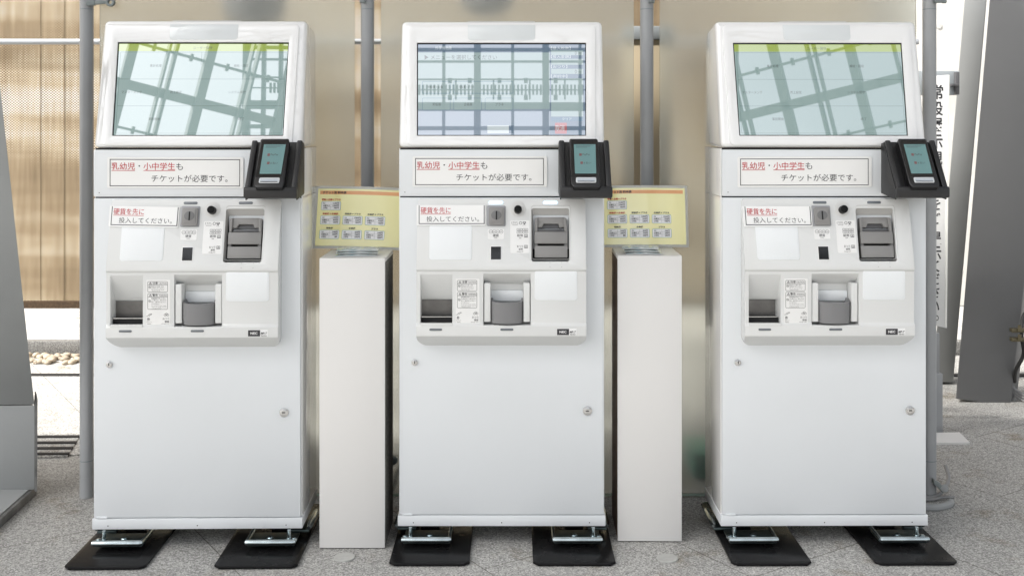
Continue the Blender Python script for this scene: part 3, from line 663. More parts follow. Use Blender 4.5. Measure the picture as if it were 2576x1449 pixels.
def machine():
    t = thing('ticket_machine', '', 'ticket machine', (0, 0, 0), 'white ticket machines in a row')
    def part(name, bm, m, parent=t, bevel=0, **k): return obj(name, bm, m, parent, M0, bevel, **k)
    # carcass and base
    bm = NB(); box(bm, XC - HW, XC + HW, .012, DEPTH, z_(1297), ZB - .003); part('cabinet', bm, M['cab'], bevel=.002)
    bm = NB(); box(bm, XC - HW - .0025, XC + HW + .0025, -.007, DEPTH - .004, z_(1323, -.007), z_(1296.3, -.007)); b = part('base_skirt', bm, M['door'], bevel=.002)
    bm = NB()
    for x in (1040, 1262, 1483): slab(bm, FY(-.007), circ(x, 1314, 1.4, 10), .0002, .0006)
    part('screw_hole', bm, M['gap'], b)
    bm = NB(); box(bm, XC - HW + .004, XC + HW - .004, .006, .0119, z_(500), ZB - .001); part('gap_shade', bm, M['gap'])  # black strip painting the shade inside the gaps between panels
    # side seams of the carcass
    bm = NB()
    for sx in (-1, 1):
        box(bm, XC + sx * (HW - .001), XC + sx * (HW + .0003), .014, DEPTH - .002, z_(496.5), z_(495)); box(bm, XC + sx * (HW - .001), XC + sx * (HW + .0003), .014, DEPTH - .002, ZB - .0035, ZB - .0022)
    part('side_seam', bm, M['inkgrey'])
    # upper fixed panel
    bm = NB(); slab(bm, D0, rr(1004, 377, 1518.5, 494, 4), -.016, 0); u = part('upper_panel', bm, M['door'], bevel=.0015)
    bm = NB(); slab(bm, D0, rr(1011, 381.5, 1514, 490, 6), .0003, .0016); part('panel_face', bm, M['door'], u, bevel=.001)
    bm = NB(); slab(bm, D0, circ(1018.5, 484, 1.2, 10), .0017, .0022); part('screw_hole', bm, M['gap'], u)
    # door
    bm = NB(); slab(bm, D0, rr(1004.5, 497.5, 1518.5, 1294, 3), -.016, 0); d = part('door', bm, M['door'], bevel=.002)
    bm = NB(); slab(bm, D0, rr(1012, 1292.6, 1038, 1296, 1), -.01, .003); part('hinge_tab', bm, M['door'], d, bevel=.0006)
    for (x, y, r) in ((1043, 912, 8), (1478, 1033.5, 11.5)):
        bm = NB()
        slab(bm, D0, circ(x, y, r, 28), .0002, .003); slab(bm, D0, circ(x, y, r * .74, 28), .003, .007)
        l = part('lock', bm, M['chrome'], d, bevel=.0008)
        bm = NB(); slab(bm, D0, rr(x - 4.5, y - 1.2, x + 4, y + 1.4) if r > 9 else rr(x - .9, y - 4, x + 1, y + 3), .0071, .0076); part('keyhole', bm, M['gap'], l)
    # head
    zt = HEAD.p(0, 56.5, 0).z; yt = HEAD.p(0, 56.5, 0).y
    prof = [(-.004, ZB), (yt, zt), (yt + .02, zt + .002), (DEPTH - .03, zt - .012), (DEPTH, zt - .045), (DEPTH, ZB)]
    bm = NB(); prism(bm, [(XC - HW, y, z) for y, z in prof], (2 * HW, 0, 0))
    bev(bm, .015, 4, 20); h = part('display_head', bm, M['head'], smooth=40)
    bm = NB(); ring(bm, HEAD, rr(1024, 62, 1498, 366, 12, 6), rr(1049, 108.5, 1474.5, 341.8, 1.5, 6), .0004, .006)
    part('bezel', bm, M['head'], h, bevel=.002)
    bm = NB(); slab(bm, HEAD, rr(1177, 64, 1346, 102, 8, 5, '0011'), .0062, .0070); part('sensor_window', bm, M['sensor'], h, bevel=.0003)
    bm = NB(); box(bm, x_(1177, .1), x_(1345, .1), yt + .02, yt + .10, zt - .001, zt + .0045); part('top_strip', bm, M['lgrey2'], h, bevel=.001)
    bm = NB(); ring(bm, HEAD, rr(1049.5, 109, 1474, 341.5), rr(1051.5, 112.2, 1472.5, 340.3), .0006, .0030); part('gasket', bm, M['gap'], h)
    # control panel: solid of its side profile, cut to its rounded front, with bays let in
    zl, zc = z_(845, -.064), z_(868.5, -.006)
    prof = [(-.004, zA), (-.013, zA), (-.066, zBt), (-.0655, zBt - .004), (-.0606, zBt - .010), (-.0606, z_(812, -.0606)), (-.0672, z_(820.5, -.067)), (-.0672, zl), (-.006, zc), (-.004, zc)]
    bm = NB(); prism(bm, [(x_(1030), y, z) for y, z in prof], (x_(1500) - x_(1030), 0, 0))
    base = part('control_panel', bm, M['panel'], smooth=0)
    def cutter(bm, op='DIFFERENCE'):
        o = obj('cutter', bm, M['panel'], t, M0, smooth=0); return (o, op)
    bm = NB(); xl, xr = x_(1047.6, -.06), x_(1474.8, -.06); zz0, zz1 = zc - .001, zA + .001; rb, rt = .034, .012
    out = []
    for cx, cz, a0, r in ((xr - rb, zz0 + rb, 270, rb), (xr - rt, zz1 - rt, 0, rt), (xl + rt, zz1 - rt, 90, rt), (xl + rb, zz0 + rb, 180, rb)):
        for i in range(9):
            a = R(a0 + 90 * i / 8); out.append((cx + r * math.cos(a), -.2, cz + r * math.sin(a)))
    prism(bm, out, (0, .3, 0)); cuts = [cutter(bm, 'INTERSECT')]
    # ticket bay
    z0, z1, z2 = z_(682, -.066), z_(752, -.014), z_(813, -.055)
    bm = NB(); q = [(-.2, z0), (-.0665, z0), (-.05, z0 - .030), (-.016, z1), (-.008, z1 - .002), (-.008, z2), (-.2, z2 + .006)]
    prism(bm, [(x_(1057.5, -.06), y, z) for y, z in q], (x_(1138, -.06) - x_(1057.5, -.06), 0, 0)); cuts.append(cutter(bm))
    # coin bay
    z1c, z2c = z_(712, -.02), z_(817, -.05)
    bm = NB(); q = [(-.2, z_(684, -.066)), (-.0665, z_(684, -.066)), (-.045, z_(700, -.045)), (-.02, z1c), (-.010, z1c - .004), (-.010, z2c), (-.2, z2c + .004)]
    prism(bm, [(x_(1216, -.06), y, z) for y, z in q], (x_(1335, -.06) - x_(1216, -.06), 0, 0)); cuts.append(cutter(bm))
    # banknote opening
    bm = NB(); slab(bm, UP, rr(1337.5, 517.5, 1434.5, 653, 6), -.055, .05); cuts.append(cutter(bm))
    boolean(base, cuts)
    bm = NB(); bm.from_mesh(base.data); bmesh.ops.remove_doubles(bm, verts=bm.verts[:], dist=1e-5); bmesh.ops.dissolve_limit(bm, angle_limit=R(1), verts=bm.verts[:], edges=bm.edges[:])
    bev(bm, .0025, 3, 25); bm.to_mesh(base.data); bm.free()
    for p in base.data.polygons: p.use_smooth = True
    base.data.set_sharp_from_angle(angle=R(40)); cp = base
    sub = lambda name, bm, m, bevel=0, **k: part(name, bm, m, cp, bevel, **k)
    # blank plates
    bm = NB(); slab(bm, UP, rr(1080, 566, 1187, 654, 7), -.001, .0012); sub('blank_plate', bm, M['pad'], .0006)
    bm = NB(); slab(bm, LOW, rr(1345, 680, 1452, 755.5, 8), -.001, .0012); sub('blank_plate', bm, M['pad'], .0006)
    # lamps
    for pl, a, b, c, d in ((LIP, 1080, 826.4, 1112, 831.9), (LIP, 1258.5, 826.4, 1291.5, 831.9)):
        bm = NB(); slab(bm, pl, rr(a, b, c, d, 2.6), -.004, .0016); sub('lamp', bm, M['led_off'], .0004)
    for a, b, c, d in ((1230, 505.6, 1264.5, 513.3), (1367, 505.6, 1402, 513.3)):
        bm = NB(); slab(bm, UP, rr(a, b + .8, c, d - .4, 3), -.004, .0018); o = sub('lamp', bm, M['led_off'], .0004); o['top'] = 1
    # coin slot
    bm = NB(); slab(bm, UP, rr(1225, 517.5, 1272, 569, 3), -.003, .003); s = sub('coin_slot', bm, M['grey2'], .001)
    bm = NB(); slab(bm, UP, rr(1229.5, 521.5, 1268.5, 566, 4), .0031, .010); slab(bm, UP, rr(1234, 524.5, 1264, 558.5, 2), .0101, .012); part('slot_block', bm, M['grey'], s, .002)
    bm = NB(); slab(bm, UP, circ(1248.6, 541.5, 13, 24, 11.5), .0121, .0128); part('slot_dish', bm, M['dgrey2'], s, .0004)
    bm = NB(); slab(bm, UP, rr(1247.2, 531, 1250.6, 553, 1.2), .0129, .0136); part('slit', bm, M['gap'], s)
    # cancel knob
    bm = NB(); slab(bm, UP, circ(1303, 525.5, 19.3, 36), -.002, .0012); k = sub('knob_dish', bm, M['lgrey'], .0005)
    bm = NB(); cc = UP.p(1303, 529, 0)
    tube(bm, [cc + UP.n * q for q in (0, .02, .024, .0245)], [.0126, .0122, .0112, .009], 28); part('cancel_knob', bm, M['knob'], k, smooth=40)
    # dark window
    bm = NB(); slab(bm, UP, rr(1233.5, 619, 1261.5, 654.5), -.001, .001); w = sub('reader_window', bm, M['logo_white'], .0004)
    bm = NB(); slab(bm, UP, rr(1235, 620.5, 1260, 653), .0011, .0016); part('window_glass', bm, M['blackgloss'], w)
    # banknote unit
    bm = NB(); o = rr(1337, 517, 1435, 653.5, 6); i_ = rr(1340.5, 541.5, 1431.5, 650.5, 4)
    pl2 = Pl(UP.P, UP.n)
    n = len(o); A = [bm.verts.new(UP.p(x, y, .0008)) for x, y in o]; B = [bm.verts.new(UP.p(x, y, -.018)) for x, y in i_]; C = [bm.verts.new(UP.p(x, y, -.045)) for x, y in i_]
    for q in range(n):
        j = (q + 1) % n; bm.faces.new((A[q], A[j], B[j], B[q])); bm.faces.new((B[q], B[j], C[j], C[q])).material_index = 1
    bm.faces.new(C).material_index = 1
    bu = sub('banknote_unit', bm, [M['grey3'], M['gap']])
    bm = NB()
    slab(bm, UP, rr(1345, 583, 1427.5, 612.5), -.044, -.004)                         # middle block
    slab(bm, UP, rr(1345, 618.5, 1427.5, 648), -.044, -.007)                         # lower block
    slab(bm, UP, [(1346, 549), (1353, 547), (1352, 582.7), (1346.5, 582.7)], -.044, -.006); slab(bm, UP, [(1418, 547), (1425.5, 549), (1426.5, 582.7), (1420, 582.7)], -.044, -.006)
    part('front_blocks', bm, M['grey'], bu, .0012)
    bm = NB()
    slab(bm, UP, [(1353, 547), (1418, 547), (1420, 572), (1408, 572), (1404, 563), (1368, 563), (1363, 572), (1351, 572)], -.044, -.012)
    part('note_hood', bm, M['grey'], bu, .001)
    bm = NB(); slab(bm, UP, [(1367, 563.5), (1404, 563.5), (1409, 575), (1399, 574), (1371, 574), (1360, 575)], -.044, -.022); slab(bm, UP, rr(1352, 577, 1420, 582.5), -.044, -.013); part('note_guide', bm, M['dgrey'], bu, .0006)
    bm = NB(); slab(bm, UP, rr(1353, 613.2, 1419, 618.0), -.044, -.03); part('note_slot', bm, M['gap'], bu)
    for a_, b_ in ((1345.2, 1352.6), (1419.6, 1427.3)):
        bm = NB(); slab(bm, UP, rr(a_, 612.8, b_, 618.3), -.044, -.009); part('slot_guard', bm, M['dgrey2'], bu)
    bm = NB()
    for x in (1383.5, 1413): 
        for y in (660.5, 671.5): slab(bm, UP, circ(x, y, .8, 8), .0001, .0006)
    sub('pin_dot', bm, M['inkgrey'])
    # ticket tray
    pt = FY(-.012)
    bm = NB(); slab(bm, pt, rr(1059.5, 754.5, 1137, 797), -.003, 0); tr = sub('ticket_tray', bm, M['steelgrey'])
    bm = NB(); box(bm, x_(1059, -.06), x_(1136.6, -.06), -.05, -.0125, z_(813, -.05), z_(812, -.05) + .001); slab(bm, FY(-.045), rr(1059.5, 797.5, 1136.6, 812), -.03, -.004); part('tray_mouth', bm, M['gap'], tr)
    bm = NB(); slab(bm, FY(-.045), rr(1059.2, 796, 1137, 798), -.002, .0005); part('tray_rail', bm, M['chrome'], tr)
    bm = NB(); slab(bm, FY(-.066), rr(1057, 813, 1138, 820, 1.5), -.01, .0016); part('tray_lip', bm, M['panel'], tr, .001)
    # coin cup
    for a, b in ((1218, 1234), (1317, 1333)):
        bm = NB(); slab(bm, FY(-.058), rr(a, 712.5, b, 810, 2), -.048, 0); sub('cheek', bm, M['panel'], .0022)
    bm = NB(); slab(bm, FY(-.02), rr(1235, 731, 1316, 757, 2), -.009, 0); sub('bay_plate', bm, M['pad'], .001)
    bm = NB(); n = 18; x0, x1 = x_(1234.5, -.06), x_(1316, -.06); xm = (x0 + x1) / 2; hw_ = (x1 - x0) / 2
    zt_, zb_ = z_(757, -.055), z_(813, -.06)
    prof = []
    for i in range(n + 1):
        a = math.pi * i / n; s_ = -math.cos(a); prof.append((xm + hw_ * s_, -.040 - .034 * math.sin(a) ** .7))
    outv = [(x0, -.014)] + prof + [(x1, -.014)]
    inn = [(xm + (x - xm) * .9, y + (.005 if i not in (0, len(outv) - 1) else 0)) for i, (x, y) in enumerate(outv)]
    def lift(i): return 0.004 if i in (0, 1, len(outv) - 2, len(outv) - 1) else -.0035 * math.sin(math.pi * i / len(outv))
    OT = [bm.verts.new((x, y, zt_ + lift(i))) for i, (x, y) in enumerate(outv)]; OB = [bm.verts.new((xm + (x - xm) * .97, y, zb_)) for x, y in outv]
    IT = [bm.verts.new((x, y, zt_ + lift(i))) for i, (x, y) in enumerate(inn)]; IB = [bm.verts.new((xm + (x - xm) * .6, -.02 + (y + .02) * .4, zb_ + .014)) for x, y in inn]
    for i in range(len(outv) - 1):
        bm.faces.new((OT[i], OT[i + 1], OB[i + 1], OB[i])); bm.faces.new((OT[i], IT[i], IT[i + 1], OT[i + 1])); bm.faces.new((IT[i], IB[i], IB[i + 1], IT[i + 1]))
    bm.faces.new(IB); bm.faces.new(OB[::-1]); 
    sub('coin_cup', bm, M['cup'], smooth=45)
    # labels and print on the control panel
    bm = NB(); slab(bm, UP, rr(1283.5, 555, 1332, 637, 2), .0001, .0005); lb = sub('label_film', bm, M['decal'])
    bm = NB(); T = .0009
    text(bm, UP, 'とりけし', 1286.5, 557.5, 1304, 563.5, T); text(bm, UP, 'cancel', 1289, 564.5, 1302, 567, T)
    outline(bm, UP, 1306, 557.5, 1313, 565, 1.0, T, 0, 3); outline(bm, UP, 1315, 558, 1323, 562.5, 1.2, T); rule(bm, UP, 1317.5, 562.5, 1320.5, 565, T); text(bm, UP, 'push', 1315, 565.5, 1322, 568, T)
    for k, s in enumerate(('1000', '2000', '5000', '10000')):
        a, b = 1300 + (k % 2) * 14.5, 575 + (k // 2) * 6.6
        outline(bm, UP, a, b, a + 13.6, b + 6, .6, T, 0, 1); text(bm, UP, s, a + 3, b + 1.8, a + 10.6, b + 4.3, T)
    text(bm, UP, '紙幣', 1300.5, 589.5, 1316, 596, T, bold=.004); text(bm, UP, 'bill', 1306, 597.5, 1311, 600.5, T)
    for y in (590, 617):
        if y > 600: part('print', bm, M['ink'], lb, recalc=False, smooth=0); bm = NB()
        outline(bm, UP, 1319, y, 1327.5, y + 6, .9, T); rule(bm, UP, 1322.4, y + 1.8, 1324.2, y + 4.4, T); rule(bm, UP, 1318.5, y + 6.6, 1328, y + 7.6, T)
    text(bm, UP, 'おつり', 1300.5, 617, 1316, 623, T); text(bm, UP, '紙幣', 1305, 624.5, 1315.5, 629.8, T, bold=.006); text(bm, UP, 'change bill', 1300, 631.5, 1316, 634.8, T)
    part('print', bm, M['ink'], lb, recalc=False, smooth=0)
    bm = NB(); slab(bm, UP, rr(1227, 576, 1268, 602, 2), .0001, .0005); lb = sub('label_film', bm, M['decal'])
    bm = NB()
    for k, s in enumerate(('10', '50', '100', '500')):
        x = 1235 + k * 8.6; a = [bm.verts.new(UP.p(*q, T)) for q in circ(x, 583, 4.9, 18)]; b = [bm.verts.new(UP.p(*q, T)) for q in circ(x, 583, 4.3, 18)]
        for j in range(18): bm.faces.new((a[j], a[(j + 1) % 18], b[(j + 1) % 18], b[j]))
        text(bm, UP, s, x - 2.6, 581.8, x + 2.6, 584.4, T)
    text(bm, UP, '硬貨', 1239.8, 589, 1254.5, 596, T, bold=.004); text(bm, UP, 'coin', 1243, 597, 1251, 599.3, T)
    part('print', bm, M['ink'], lb, recalc=False, smooth=0)
    bm = NB(); slab(bm, LOW, rr(1146.5, 701, 1206, 815, 2), .0001, .0005); lb = sub('label_film', bm, M['decal'])
    bm = NB(); T = .0009
    def tri(x, y, s):
        a = [(x, y - s), (x + s, y + s * .75), (x - s, y + s * .75)]; b = [(x, y - s * .55), (x + s * .62, y + s * .52), (x - s * .62, y + s * .52)]
        A = [bm.verts.new(LOW.p(*q, T)) for q in a]; B = [bm.verts.new(LOW.p(*q, T)) for q in b]
        for j in range(3): bm.faces.new((A[j], A[(j + 1) % 3], B[(j + 1) % 3], B[j]))
        rule(bm, LOW, x - .4, y - s * .3, x + .4, y + s * .3, T)
    def ban(x, y, r):
        a = [bm.verts.new(LOW.p(*q, T)) for q in circ(x, y, r, 14)]; b = [bm.verts.new(LOW.p(*q, T)) for q in circ(x, y, r * .76, 14)]
        for j in range(14): bm.faces.new((a[j], a[(j + 1) % 14], b[(j + 1) % 14], b[j]))
        sheet(bm, LOW, [(x - r * .7, y - r * .5), (x - r * .5, y - r * .7), (x + r * .7, y + r * .5), (x + r * .5, y + r * .7)], T)
    outline(bm, LOW, 1150, 705, 1200, 732, .8, T, 0, 3); rule(bm, LOW, 1150.5, 713.6, 1199.5, 714.3, T); tri(1157, 709.8, 3.6)
    text(bm, LOW, '注意', 1162, 706.3, 1175.5, 712.6, T, bold=.012); text(bm, LOW, 'CAUTION', 1177.5, 708.2, 1197.5, 712.2, T)
    ban(1155.3, 719.5, 3)
    text(bm, LOW, '取出口より奥へ手を', 1159.5, 716, 1190, 719.4, T); text(bm, LOW, '入れないでください。', 1159.5, 720.4, 1192, 723.8, T)
    text(bm, LOW, 'Do not put your hands', 1160, 725, 1191, 727.4, T); text(bm, LOW, 'beyond this slot.', 1161, 728.3, 1182, 730.6, T)
    outline(bm, LOW, 1150, 735, 1200, 775, .8, T, 0, 3); rule(bm, LOW, 1150.5, 743.6, 1199.5, 744.3, T); tri(1157, 739.8, 3.6)
    text(bm, LOW, '警告', 1162, 736.3, 1175.5, 742.6, T, bold=.012); text(bm, LOW, 'WARNING', 1178, 738.2, 1198, 742.2, T)
    ban(1155.3, 754, 3)
    for k, s in enumerate(('転倒事故を防ぐために、', '上に乗らない、寄りかから', 'ない、掛けないようにし', 'てください。')): text(bm, LOW, s, 1159.5, 745.6 + k * 4.7, 1159.5 + (37 if k < 3 else 20), 749 + k * 4.7, T)
    for k, s in enumerate(('Do not get on top, middle', 'and/or all of body, to avoid', 'a falling accident.')): text(bm, LOW, s, 1160, 764.6 + k * 3.5, 1160 + (36, 37, 24)[k], 766.8 + k * 3.5, T)
    part('print', bm, M['ink'], lb, recalc=False, smooth=0); bm = NB()
    # hand and coin pictograms, captions
    tubeish = [(1147, 792), (1151, 791), (1154, 787), (1159, 785.5), (1161, 786.5), (1156, 789), (1154, 791.5)]
    for a, b in zip(tubeish, tubeish[1:]):
        dx, dy = b[0] - a[0], b[1] - a[1]; l_ = math.hypot(dx, dy); nx, ny = -dy / l_ * .4, dx / l_ * .4
        sheet(bm, LOW, [(a[0] + nx, a[1] + ny), (b[0] + nx, b[1] + ny), (b[0] - nx, b[1] - ny), (a[0] - nx, a[1] - ny)], T)
    text(bm, LOW, '券', 1148.5, 795.5, 1156, 803, T, bold=.006); text(bm, LOW, 'チケット', 1148, 804.5, 1160, 807.6, T); text(bm, LOW, 'ticket', 1149, 809, 1158.5, 811.5, T)
    part('print', bm, M['ink'], lb, recalc=False, smooth=0); bm = NB()
    for x, y in ((1193.5, 789), (1197, 786.5), (1200, 788.8)):
        a = [bm.verts.new(LOW.p(*q, T)) for q in circ(x, y, 3.0, 14)]; b = [bm.verts.new(LOW.p(*q, T)) for q in circ(x, y, 2.3, 14)]
        for j in range(14): bm.faces.new((a[j], a[(j + 1) % 14], b[(j + 1) % 14], b[j]))
    text(bm, LOW, 'おつり', 1187.5, 795.3, 1203.5, 801, T); text(bm, LOW, '硬貨', 1192.5, 802.5, 1203.5, 807.6, T, bold=.006); text(bm, LOW, 'change coin', 1184, 809, 1203.5, 811.8, T)
    part('print', bm, M['ink'], lb, recalc=False, smooth=0)
    # maker's plate
    bm = NB(); slab(bm, LIP, rr(1400.5, 826.5, 1450.5, 843.5, 1), .0001, .001); lg = sub('maker_plate', bm, M['logo_white'])
    bm = NB(); slab(bm, LIP, rr(1401.2, 827.2, 1431.5, 842.8), .0011, .0013); part('plate_field', bm, M['ink'], lg)
    bm = NB(); text(bm, LIP, 'NEC', 1407.5, 832, 1425, 838, .0016, bold=.03); part('plate_lettering', bm, M['logo_white'], lg, recalc=False, smooth=0)
    bm = NB(); text(bm, LIP, 'MP-T', 1432.8, 832.5, 1447.8, 838, .0016, bold=.02, slant=1.4); text(bm, LIP, 'Series', 1433.5, 839, 1447.5, 842.6, .0016, bold=.015, slant=.8); part('plate_lettering', bm, M['ink'], lg, recalc=False, smooth=0)
    # terminal holder
    HP = holder_plane()
    xl, xr = x_(1405, -.03), x_(1531, -.03)
    bm = NB(); hq = [HP.p(1406, 358), HP.p(1530, 358), HP.p(1537, 478), HP.p(1410, 478)]
    f = [Vector((xl, p.y, p.z)) if i in (0, 3) else Vector((xr, p.y, p.z)) for i, p in enumerate(hq)]
    prism(bm, f, -HP.n * .004); ho = part('terminal_holder', bm, M['black'])
    for sx, xx in ((1, xl), (-1, xr)):
        bm = NB(); top, bot = f[0], f[3]
        prism(bm, [Vector((xx, top.y, top.z)), Vector((xx + sx * .018, top.y, top.z)), Vector((xx + sx * .018, bot.y, bot.z)), Vector((xx, bot.y, bot.z))], HP.n * .013)
        part('rail', bm, M['black'], ho, .005)
        bm = NB(); q = [Vector((xx + sx * .0005, -.0065, top.z - .004)), Vector((xx + sx * .0005, top.y + .006, top.z - .002)), Vector((xx + sx * .0005, bot.y + .003, bot.z - .001)), Vector((xx + sx * .0005, bot.y + .003, bot.z - .03)), Vector((xx + sx * .0005, -.0065, bot.z - .018))]
        prism(bm, q, (sx * .003, 0, 0)); part('side_plate', bm, M['black'], ho, .0008)
    bm = NB(); b_ = f[3]; prism(bm, [(xl - .001, b_.y - .012, b_.z + .012), (xl - .001, b_.y - .020, b_.z + .006), (xl - .001, b_.y - .020, b_.z - .022), (xl - .001, b_.y + .004, b_.z - .026), (xl - .001, b_.y + .006, b_.z)], (xr - xl + .002, 0, 0)); part('lip', bm, M['black'], ho, .004)
    # feet: zinc brackets bolted to black plates
    for sx in (-1, 1):
        # plate
        x0, x1 = (977.5, 1181) if sx < 0 else (1341, 1550)
        a, b = FLOOR.p(x0, 1425), FLOOR.p(x1, 1425); y0, y1 = a.y, a.y + .53; X0, X1 = a.x, b.x
        ch = .016
        pts = [(X0 + ch, y0), (X1 - ch, y0), (X1, y0 + ch), (X1, y1 - ch), (X1 - ch, y1), (X0 + ch, y1), (X0, y1 - ch), (X0, y0 + ch)]
        bm = NB(); prism(bm, [(x, y, .0015) for x, y in pts], (0, 0, .0095)); 
        bev(bm, .0035, 2, 60); pp = part('base_plate', bm, M['plate'])
        # two brackets: front and side
        fx0, fx1 = (1010, 1133) if sx < 0 else (1391, 1514)
        Yf = -.052
        X0b, X1b = x_(fx0, Yf), x_(fx1, Yf)
        bm = NB(); zb0 = .029
        tube(bm, [(X0b, Yf, zb0 + .008), (X0b + .006, Yf, zb0 + .008), (X1b - .008, Yf, zb0 + .008), (X1b, Yf + .003, zb0 + .008)], [.0075, .0085, .0085, .007], 14)
        br = part('foot_bracket', bm, M['zinc'], smooth=50)
        bm = NB(); box(bm, X0b + .004, X1b - .002, Yf + .006, .05, zb0 - .006, zb0 + .001); part('bracket_web', bm, M['zincshade'], br, .0015)
        bm = NB(); tube(bm, [(X1b - .003 if sx < 0 else X0b + .003, Yf + .004, zb0 + .008), (X1b - .003 if sx < 0 else X0b + .003, .06, zb0 + .010)], .006, 10); part('bracket_rim', bm, M['zinc'], br)
        xc_ = X0b + (.028 if sx < 0 else .094 + .012); 
        for xx, yy, rr_, hh in (((X0b + .024) if sx < 0 else (X1b - .024), -.016, .0058, .045), ((X0b + .084) if sx < 0 else (X1b - .084), -.012, .0075, .011), ((X0b + .008) if sx < 0 else (X1b - .008), -.018, .006, .01)):
            bm = NB(); tube(bm, [(xx, yy, zb0 + .001), (xx, yy, zb0 + .008), (xx, yy, zb0 + .0085), (xx, yy, min(zb0 + hh, z_(1323, -.007) - .0005))], [rr_ * 1.6, rr_ * 1.6, rr_, rr_], 6 if hh < .03 else 12); part('bolt', bm, M['zinc'], br)
        bm = NB(); slab(bm, Pl((0, 0, zb0 + .0012), (0, 0, 1)), [(0, 0)] * 0 or rr(1, 1, 2, 2), 0, .0001) if False else box(bm, xx + (.03 if sx < 0 else -.09), xx + (.09 if sx < 0 else -.03), -.03, -.018, zb0 + .0011, zb0 + .0016); part('slot', bm, M['gap'], br)
        sX = XC + sx * (HW + .012)
        bm = NB(); tube(bm, [(sX, .055, zb0 + .012), (sX, .068, zb0 + .014), (sX, .19, zb0 + .014), (sX, .20, zb0 + .012)], [.006, .0095, .0095, .007], 14); b2 = part('foot_bracket', bm, M['zinc'], smooth=50)
        bm = NB(); box(bm, min(sX, sX - sx * .06), max(sX, sX - sx * .06), .06, .195, zb0 - .004, zb0 + .004); part('bracket_web', bm, M['zincshade'], b2, .0015)
        for yy in (Yf + .04, .12):
            bm = NB(); box(bm, (X0b + X1b) / 2 - .03, (X0b + X1b) / 2 + .03, yy, yy + .03, .0112, zb0 - .0065)
            part('spacer', bm, M['gap'])
    return t, h
def holder_plane():
    a = at(1468, 358, -.032); b = at(1468, 478, -.135)
    e = Vector((0, b.y - a.y, b.z - a.z)).normalized()
    return Pl((0, a.y, a.z), Vector((0, e.z, -e.y)))
M['knob'] = mat('knob_black_plastic', (.006, .006, .006), .35, ior=1.25)
M['sensor'] = mat('sensor_window_plastic', (.66, .69, .70), .07, coat=.6, coat_rough=.02)
M['lgrey2'] = mat('top_strip_plastic', (.5, .5, .5), .4)
M['grey2'] = mat('slate_grey_plastic', (.30, .305, .32), .4); M['grey3'] = mat('warm_grey_plastic', (.40, .395, .385), .45); M['dgrey2'] = mat('charcoal_plastic', (.15, .15, .15), .4)

